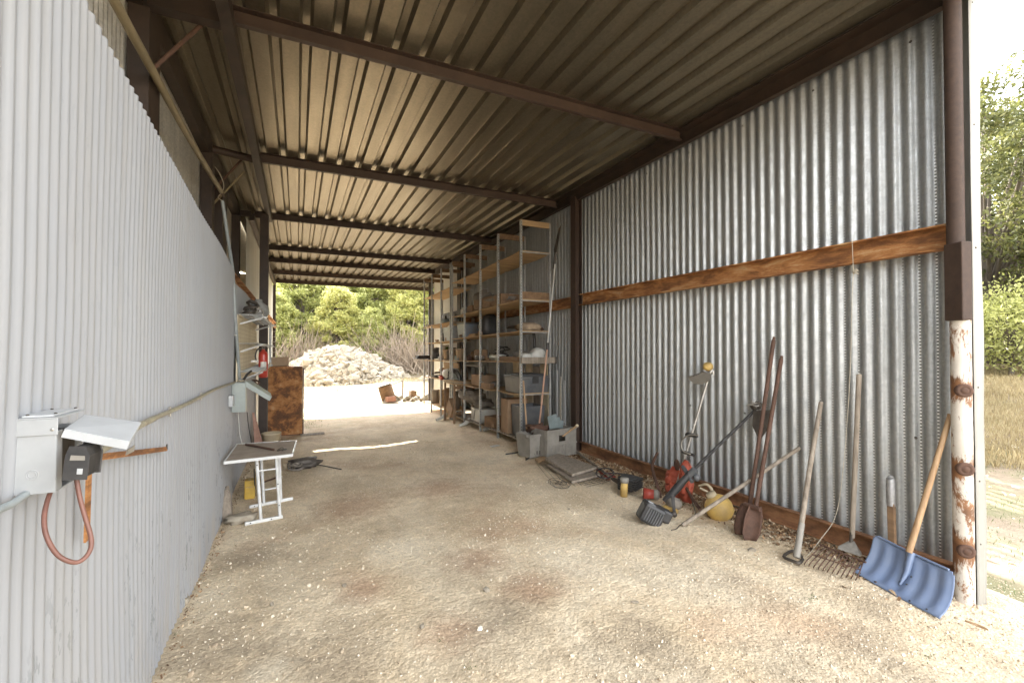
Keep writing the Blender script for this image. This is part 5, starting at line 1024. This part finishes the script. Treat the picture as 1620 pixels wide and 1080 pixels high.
JT = [(-10, 36, 1.1, 0), (-5.5, 33.5, 1.0, 2), (-2.6, 35.5, .92, 0), (.1, 34.5, .98, 2), (2.4, 31.8, .80, 1), (3.2, 37.5, 1.12, 0), (5.3, 34, .98, 2), (7.0, 31.5, .95, 1), (8.9, 33.5, 1.0, 2), (11.6, 32, .95, 0), (15, 34, 1.1, 2), (6.4, 40.5, 1.25, 0), (0, 42, 1.1, 0), (10.5, 39, 1.15, 1), (-7, 42, 1.2, 0), (20, 33, 1.1, 0), (26, 28, 1.1, 2), (-17, 32, 1.15, 2), (3.2, 43, 1.35, 2), (8.5, 44, 1.35, 0), (12.5, 36, 1.1, 1), (1.4, 38.5, 1.15, 2), (4.4, 30.8, .6, 0), (-1.2, 32.0, .72, 0)]
JL = ['dark juniper far left beyond the barn corner', 'bushy green juniper left behind the barn end', 'green juniper seen at the left edge of the open end', 'tall dull-green juniper rising behind the left half of the rock heap', 'small bright yellow-green juniper close behind the top of the rock heap', 'tall green juniper behind the small bright one', 'dense green juniper in the middle of the open end', 'yellowish juniper standing right behind the low end of the rock heap', 'green juniper just left of the racks in the open end', 'dark juniper hidden partly by the far racks', 'green juniper right of the shed, far back', 'tallest back-row juniper behind the middle of the opening', 'back-row juniper left of the tallest one', 'yellowish back-row juniper at the right of the opening', 'back-row juniper behind the barn', 'juniper far to the right of the shed', 'lone green juniper toward the right field', 'juniper at the far left end of the tree line', 'rear juniper showing above the left of the middle trees', 'rear juniper showing above the right of the middle trees', 'juniper hidden behind the racks at the end of the front row', 'second-row juniper filling the gap left of the bright small one', 'lowest juniper just behind the right shoulder of the rock heap', 'low dark juniper at the left side of the opening beside the heap']
for k, (x, y, sc, v) in enumerate(JT): plant('juniper_tree', JV[v], x, y, sc, k * 1.7, JL[k], 'tree', 'junipers beyond the rock heap', 1.05)
OT = [(21.5, 7.0, 1.12, 0), (23.5, 10.5, 1.0, 1), (25.5, 4.8, 1.2, 1), (29, 8.5, 1.3, 0), (20.5, 14, .95, 0), (7.5, 7.2, .75, 1), (10.3, 9, .85, 0), (13.4, 10.6, .9, 1), (24, -1, 1.1, 0), (16.6, 11.6, .85, 1)]  # oaks close behind the wall are unseen, added to shade the right yard
OL = ['big yellow-green oak at the right edge behind the dry grass field', 'oak behind the right wall next to the big one', 'oak farther right than the big one, past the photo edge', 'oak in the back row of the right field', 'smaller oak at the back of the right field', 'unseen oak close behind the right metal wall, added to shade the yard', 'unseen oak second behind the right metal wall, added to shade the yard', 'oak behind the far part of the right metal wall', 'oak far off to the right of the camera', 'unseen smallest oak behind the wall, added to shade the yard']
for k, (x, y, sc, v) in enumerate(OT): plant('oak_tree', OV[v], x, y, sc, k * 2.1, OL[k], 'tree', 'oaks around the right field')
# low green bushes in front of the oaks, bare grey brush behind the rocks
BV = [tree_mesh('oak', 2.4, 21, LEAFJ, 8000, .045)]
for k, (x, y) in enumerate(((18.2, 5.6), (18.8, 7.6), (19.8, 4.0))): plant('yellow_bush', BV[0], x, y, 1.1, k, ['low yellow-green bush at the foot of the big oak, nearest the shed', 'low bush behind the right wall at the foot of the oaks', 'low yellow-green bush farthest right under the oaks'][k], 'bush', 'bushes under the oaks')
def brush(seed):
    rr = random.Random(seed); m = MB()
    for _ in range(230):
        a = rr.uniform(0, 6.28); el = rr.uniform(.4, 1.4); L_ = rr.uniform(.7, 1.9); p = V((rr.gauss(0, .35), rr.gauss(0, .35), 0)); d = V((math.cos(a) * math.cos(el), math.sin(a) * math.cos(el), math.sin(el))); pts = [p]
        for k in range(3): d = (d + V((rr.gauss(0, .22), rr.gauss(0, .22), rr.gauss(0, .15)))).normalized(); p = p + d * L_ / 3; pts.append(p)
        m.tube(pts, [.013, .009, .006, .003], 3, False)
    me_ = bpy.data.meshes.new('twigs'); me_.from_pydata(m.v, [], m.f); me_.materials.append(TWIG); me_.update(); return me_
bm_ = [brush(1), brush(2)]
for k, (x, y, s_) in enumerate(((-1.6, 30.2, 1.2), (-.2, 30.8, 1.3), (1.0, 31, 1.2), (4.2, 30.2, 1.3), (5.4, 29.4, 1.3), (6.6, 29.0, 1.4), (7.8, 28.6, 1.2), (8.8, 29.6, 1.3), (-3.2, 29.6, 1.2), (10.4, 28.8, 1.2))):
    o = bpy.data.objects.new('bare_shrub', bm_[k % 2]); C.objects.link(o); o.location = (x, y, G(x, y) - .05); o.rotation_euler = (0, 0, k); o.scale = (s_ * 1.25, s_ * 1.25, s_ * 1.5)
    tag(o, ['leafless grey shrub left of the rock heap', 'leafless shrub behind the left shoulder of the rock heap', 'leafless shrub behind the peak of the rock heap', 'leafless shrub behind the right shoulder of the rock heap', 'grey shrub right of the rock heap, first of the dense brush', 'grey shrub in the middle of the brush right of the heap', 'grey shrub just left of the far racks', 'grey shrub partly behind the far racks', 'leafless shrub behind the barn corner', 'leafless shrub hidden behind the right wall'][k], 'shrub', 'bare shrubs behind the rocks')
# small green weeds
def weed(x, y, n, s_, label):
    m = MB()
    for _ in range(n):
        a = random.uniform(0, 6.28); l = random.uniform(.4, 1) * s_; p = V((x + random.gauss(0, s_ * 1.2), y + random.gauss(0, s_ * 1.2), 0)); p.z = G(p.x, p.y); l *= .55; e = p + V((math.cos(a) * l, math.sin(a) * l, l * .8)); w_ = V((-math.sin(a), math.cos(a), 0)) * l * .25
        m.add([p, (p + e) / 2 + w_, e, (p + e) / 2 - w_], [(0, 1, 2, 3)])
    one('weed', m, WEEDM, label, 'weed', 'small weeds on the dirt')
for u, v, n_, s_, lb in ((985, 737, 30, .05, 'green weed by the bottom beam near the long shovel'), (1085, 800, 40, .035, 'weeds between the trimmer motor and the yellow jug'), (1215, 828, 45, .03, 'weeds along the beam right of the post-hole digger'), (695, 1015, 26, .02, 'green weed in the foreground dirt, left of two'), (745, 1055, 20, .018, 'tiny weed at the bottom of the foreground'), (1285, 945, 50, .022, 'sprawling thin weed below the rake tines'), (1470, 1040, 30, .02, 'weeds at the lower right corner of the floor'), (805, 985, 20, .014, 'tiny green weed in the middle foreground'), (272, 1000, 30, .02, 'green weeds along the foot of the white wall in front')):
    p = P(u, v, z=0); weed(p.x, p.y, n_, s_, lb)
for k, (u, v, s_) in enumerate(((770, 932, .035), (668, 990, .02), (430, 955, .016), (1005, 952, .02), (900, 805, .014), (545, 925, .02), (1190, 870, .03), (320, 905, .02))):
    o = bpy.data.objects.new('stone', rms[k]); C.objects.link(o); o.location = P(u, v, z=.008); o.scale = (s_ * 1.3, s_, s_); o.rotation_euler = (0, 0, k); tag(o, ['largest loose stone in the foreground dirt', 'pale stone in front centre, by the weed', 'small dark-shadowed stone in the left foreground', 'stone in the right foreground, below the trimmers', 'small stone on the pale middle floor', 'small pale stone left of centre', 'stone between the digger and the fork', 'stone near the foot of the white wall'][k], 'stone')
lf = P(1375 + 170, 990, z=.02); one('fallen_leaf', MB().grid(lambda i, j: tuple(lf + V((.03 * (i - .5) * math.sin(math.pi * min(max(j, .02), .98)), .10 * (j - .5), .02 * abs(i - .5)))), 4, 8), WOODT, 'single tan fallen leaf at the foot of the white pipe post', 'leaf')
pp_ = P(783, 705, z=.01); one('paper_scrap', MB().box(pp_, (.16, .07, .012), Matrix.Rotation(R(20), 3, 'Z')), WHITEP, 'white scrap lying on the floor before the racks', 'scrap')
for k, (u, v, w_) in enumerate(((690, 664, .2), (727, 673, .22), (765, 680, .2))): one('rack_foot_debris', MB().tube([P(u, v, z=.03), P(u + 10, v - 4, z=.07), P(u + 16, v - 9, z=.10)], [.03, .04, .05], 8), WHITEP, ['pale debris at the floor end of the jutting stand', 'pale plastic piece under the white case', 'pale trowel-like piece sticking out from the bottom shelf'][k], 'debris')

# small odds and ends on the racks, one per shelf slot
_kinds = ('tin', 'jar', 'box', 'parcel', 'bottle', 'coil'); _bn = ['nearest', 'second', 'third', 'fourth', 'fifth', 'sixth', 'seventh']; _sn = ['bottom', 'low', 'eye-height', 'third', 'girt-height', 'top']
_cm = [('rusty', RUSTT), ('tan', CARD), ('pale', WHITEP), ('black', BLACK), ('dull grey', ALU), ('slate', ROPEG), ('brown', WOODB)]
_bays = [(6.8, 7.5), (7.7, 8.4), (8.6, 9.35), (9.55, 10.2), (10.55, 11.15), (11.35, 12.05), (12.25, 12.85)]
rr = random.Random(31)
for bi, (ya, yb) in enumerate(_bays):
    for li in range(5):
        for dep, (xx, dn_) in enumerate(((3.385, 'front edge'), (3.80, 'wall side'))):
            if rr.random() < .38 or (bi == 0 and li == 1): continue
            y = rr.uniform(ya, yb); z = sh(y, li) if bi < 4 else [.17, .89, 1.36, 1.84, 2.30][li] + dz(y) + .016
            if li == 1 and bi < 4: z -= .02
            kd = rr.choice(_kinds); cn, mt = rr.choice(_cm); h = rr.uniform(.08, .2) if dep == 0 else rr.uniform(.15, .32); m = MB()
            if kd in ('tin', 'jar', 'bottle'):
                r_ = rr.uniform(.035, .06); m.lathe([(.0001, 0), (r_, 0), (r_, h * .7), (r_ * (1 if kd == 'tin' else .45), h * .82), (r_ * (1 if kd == 'tin' else .45), h), (.0001, h)], (xx, y, z), n=14)
            elif kd == 'coil': tangle_ = tangle((xx, y, z + .01), .08, 4, .007, rr.randrange(99), .6); m = tangle_
            elif kd == 'parcel': m = sacky((xx, y, z + h * .4), (.09, .13, h * .5), .25, 14, 8)
            else: m.box((xx, y, z + h / 2), (.12, rr.uniform(.12, .3), h), Matrix.Rotation(rr.uniform(-.3, .3), 3, 'Z'))
            nm = {'tin': 'can', 'coil': 'wire_coil'}.get(kd, kd)
            one(nm, m, mt, '%s %s, %s of the %s shelf, %s rack bay' % (cn, kd, dn_, _sn[li], _bn[bi]), kd, 'odds and ends on the racks', bevel=0)
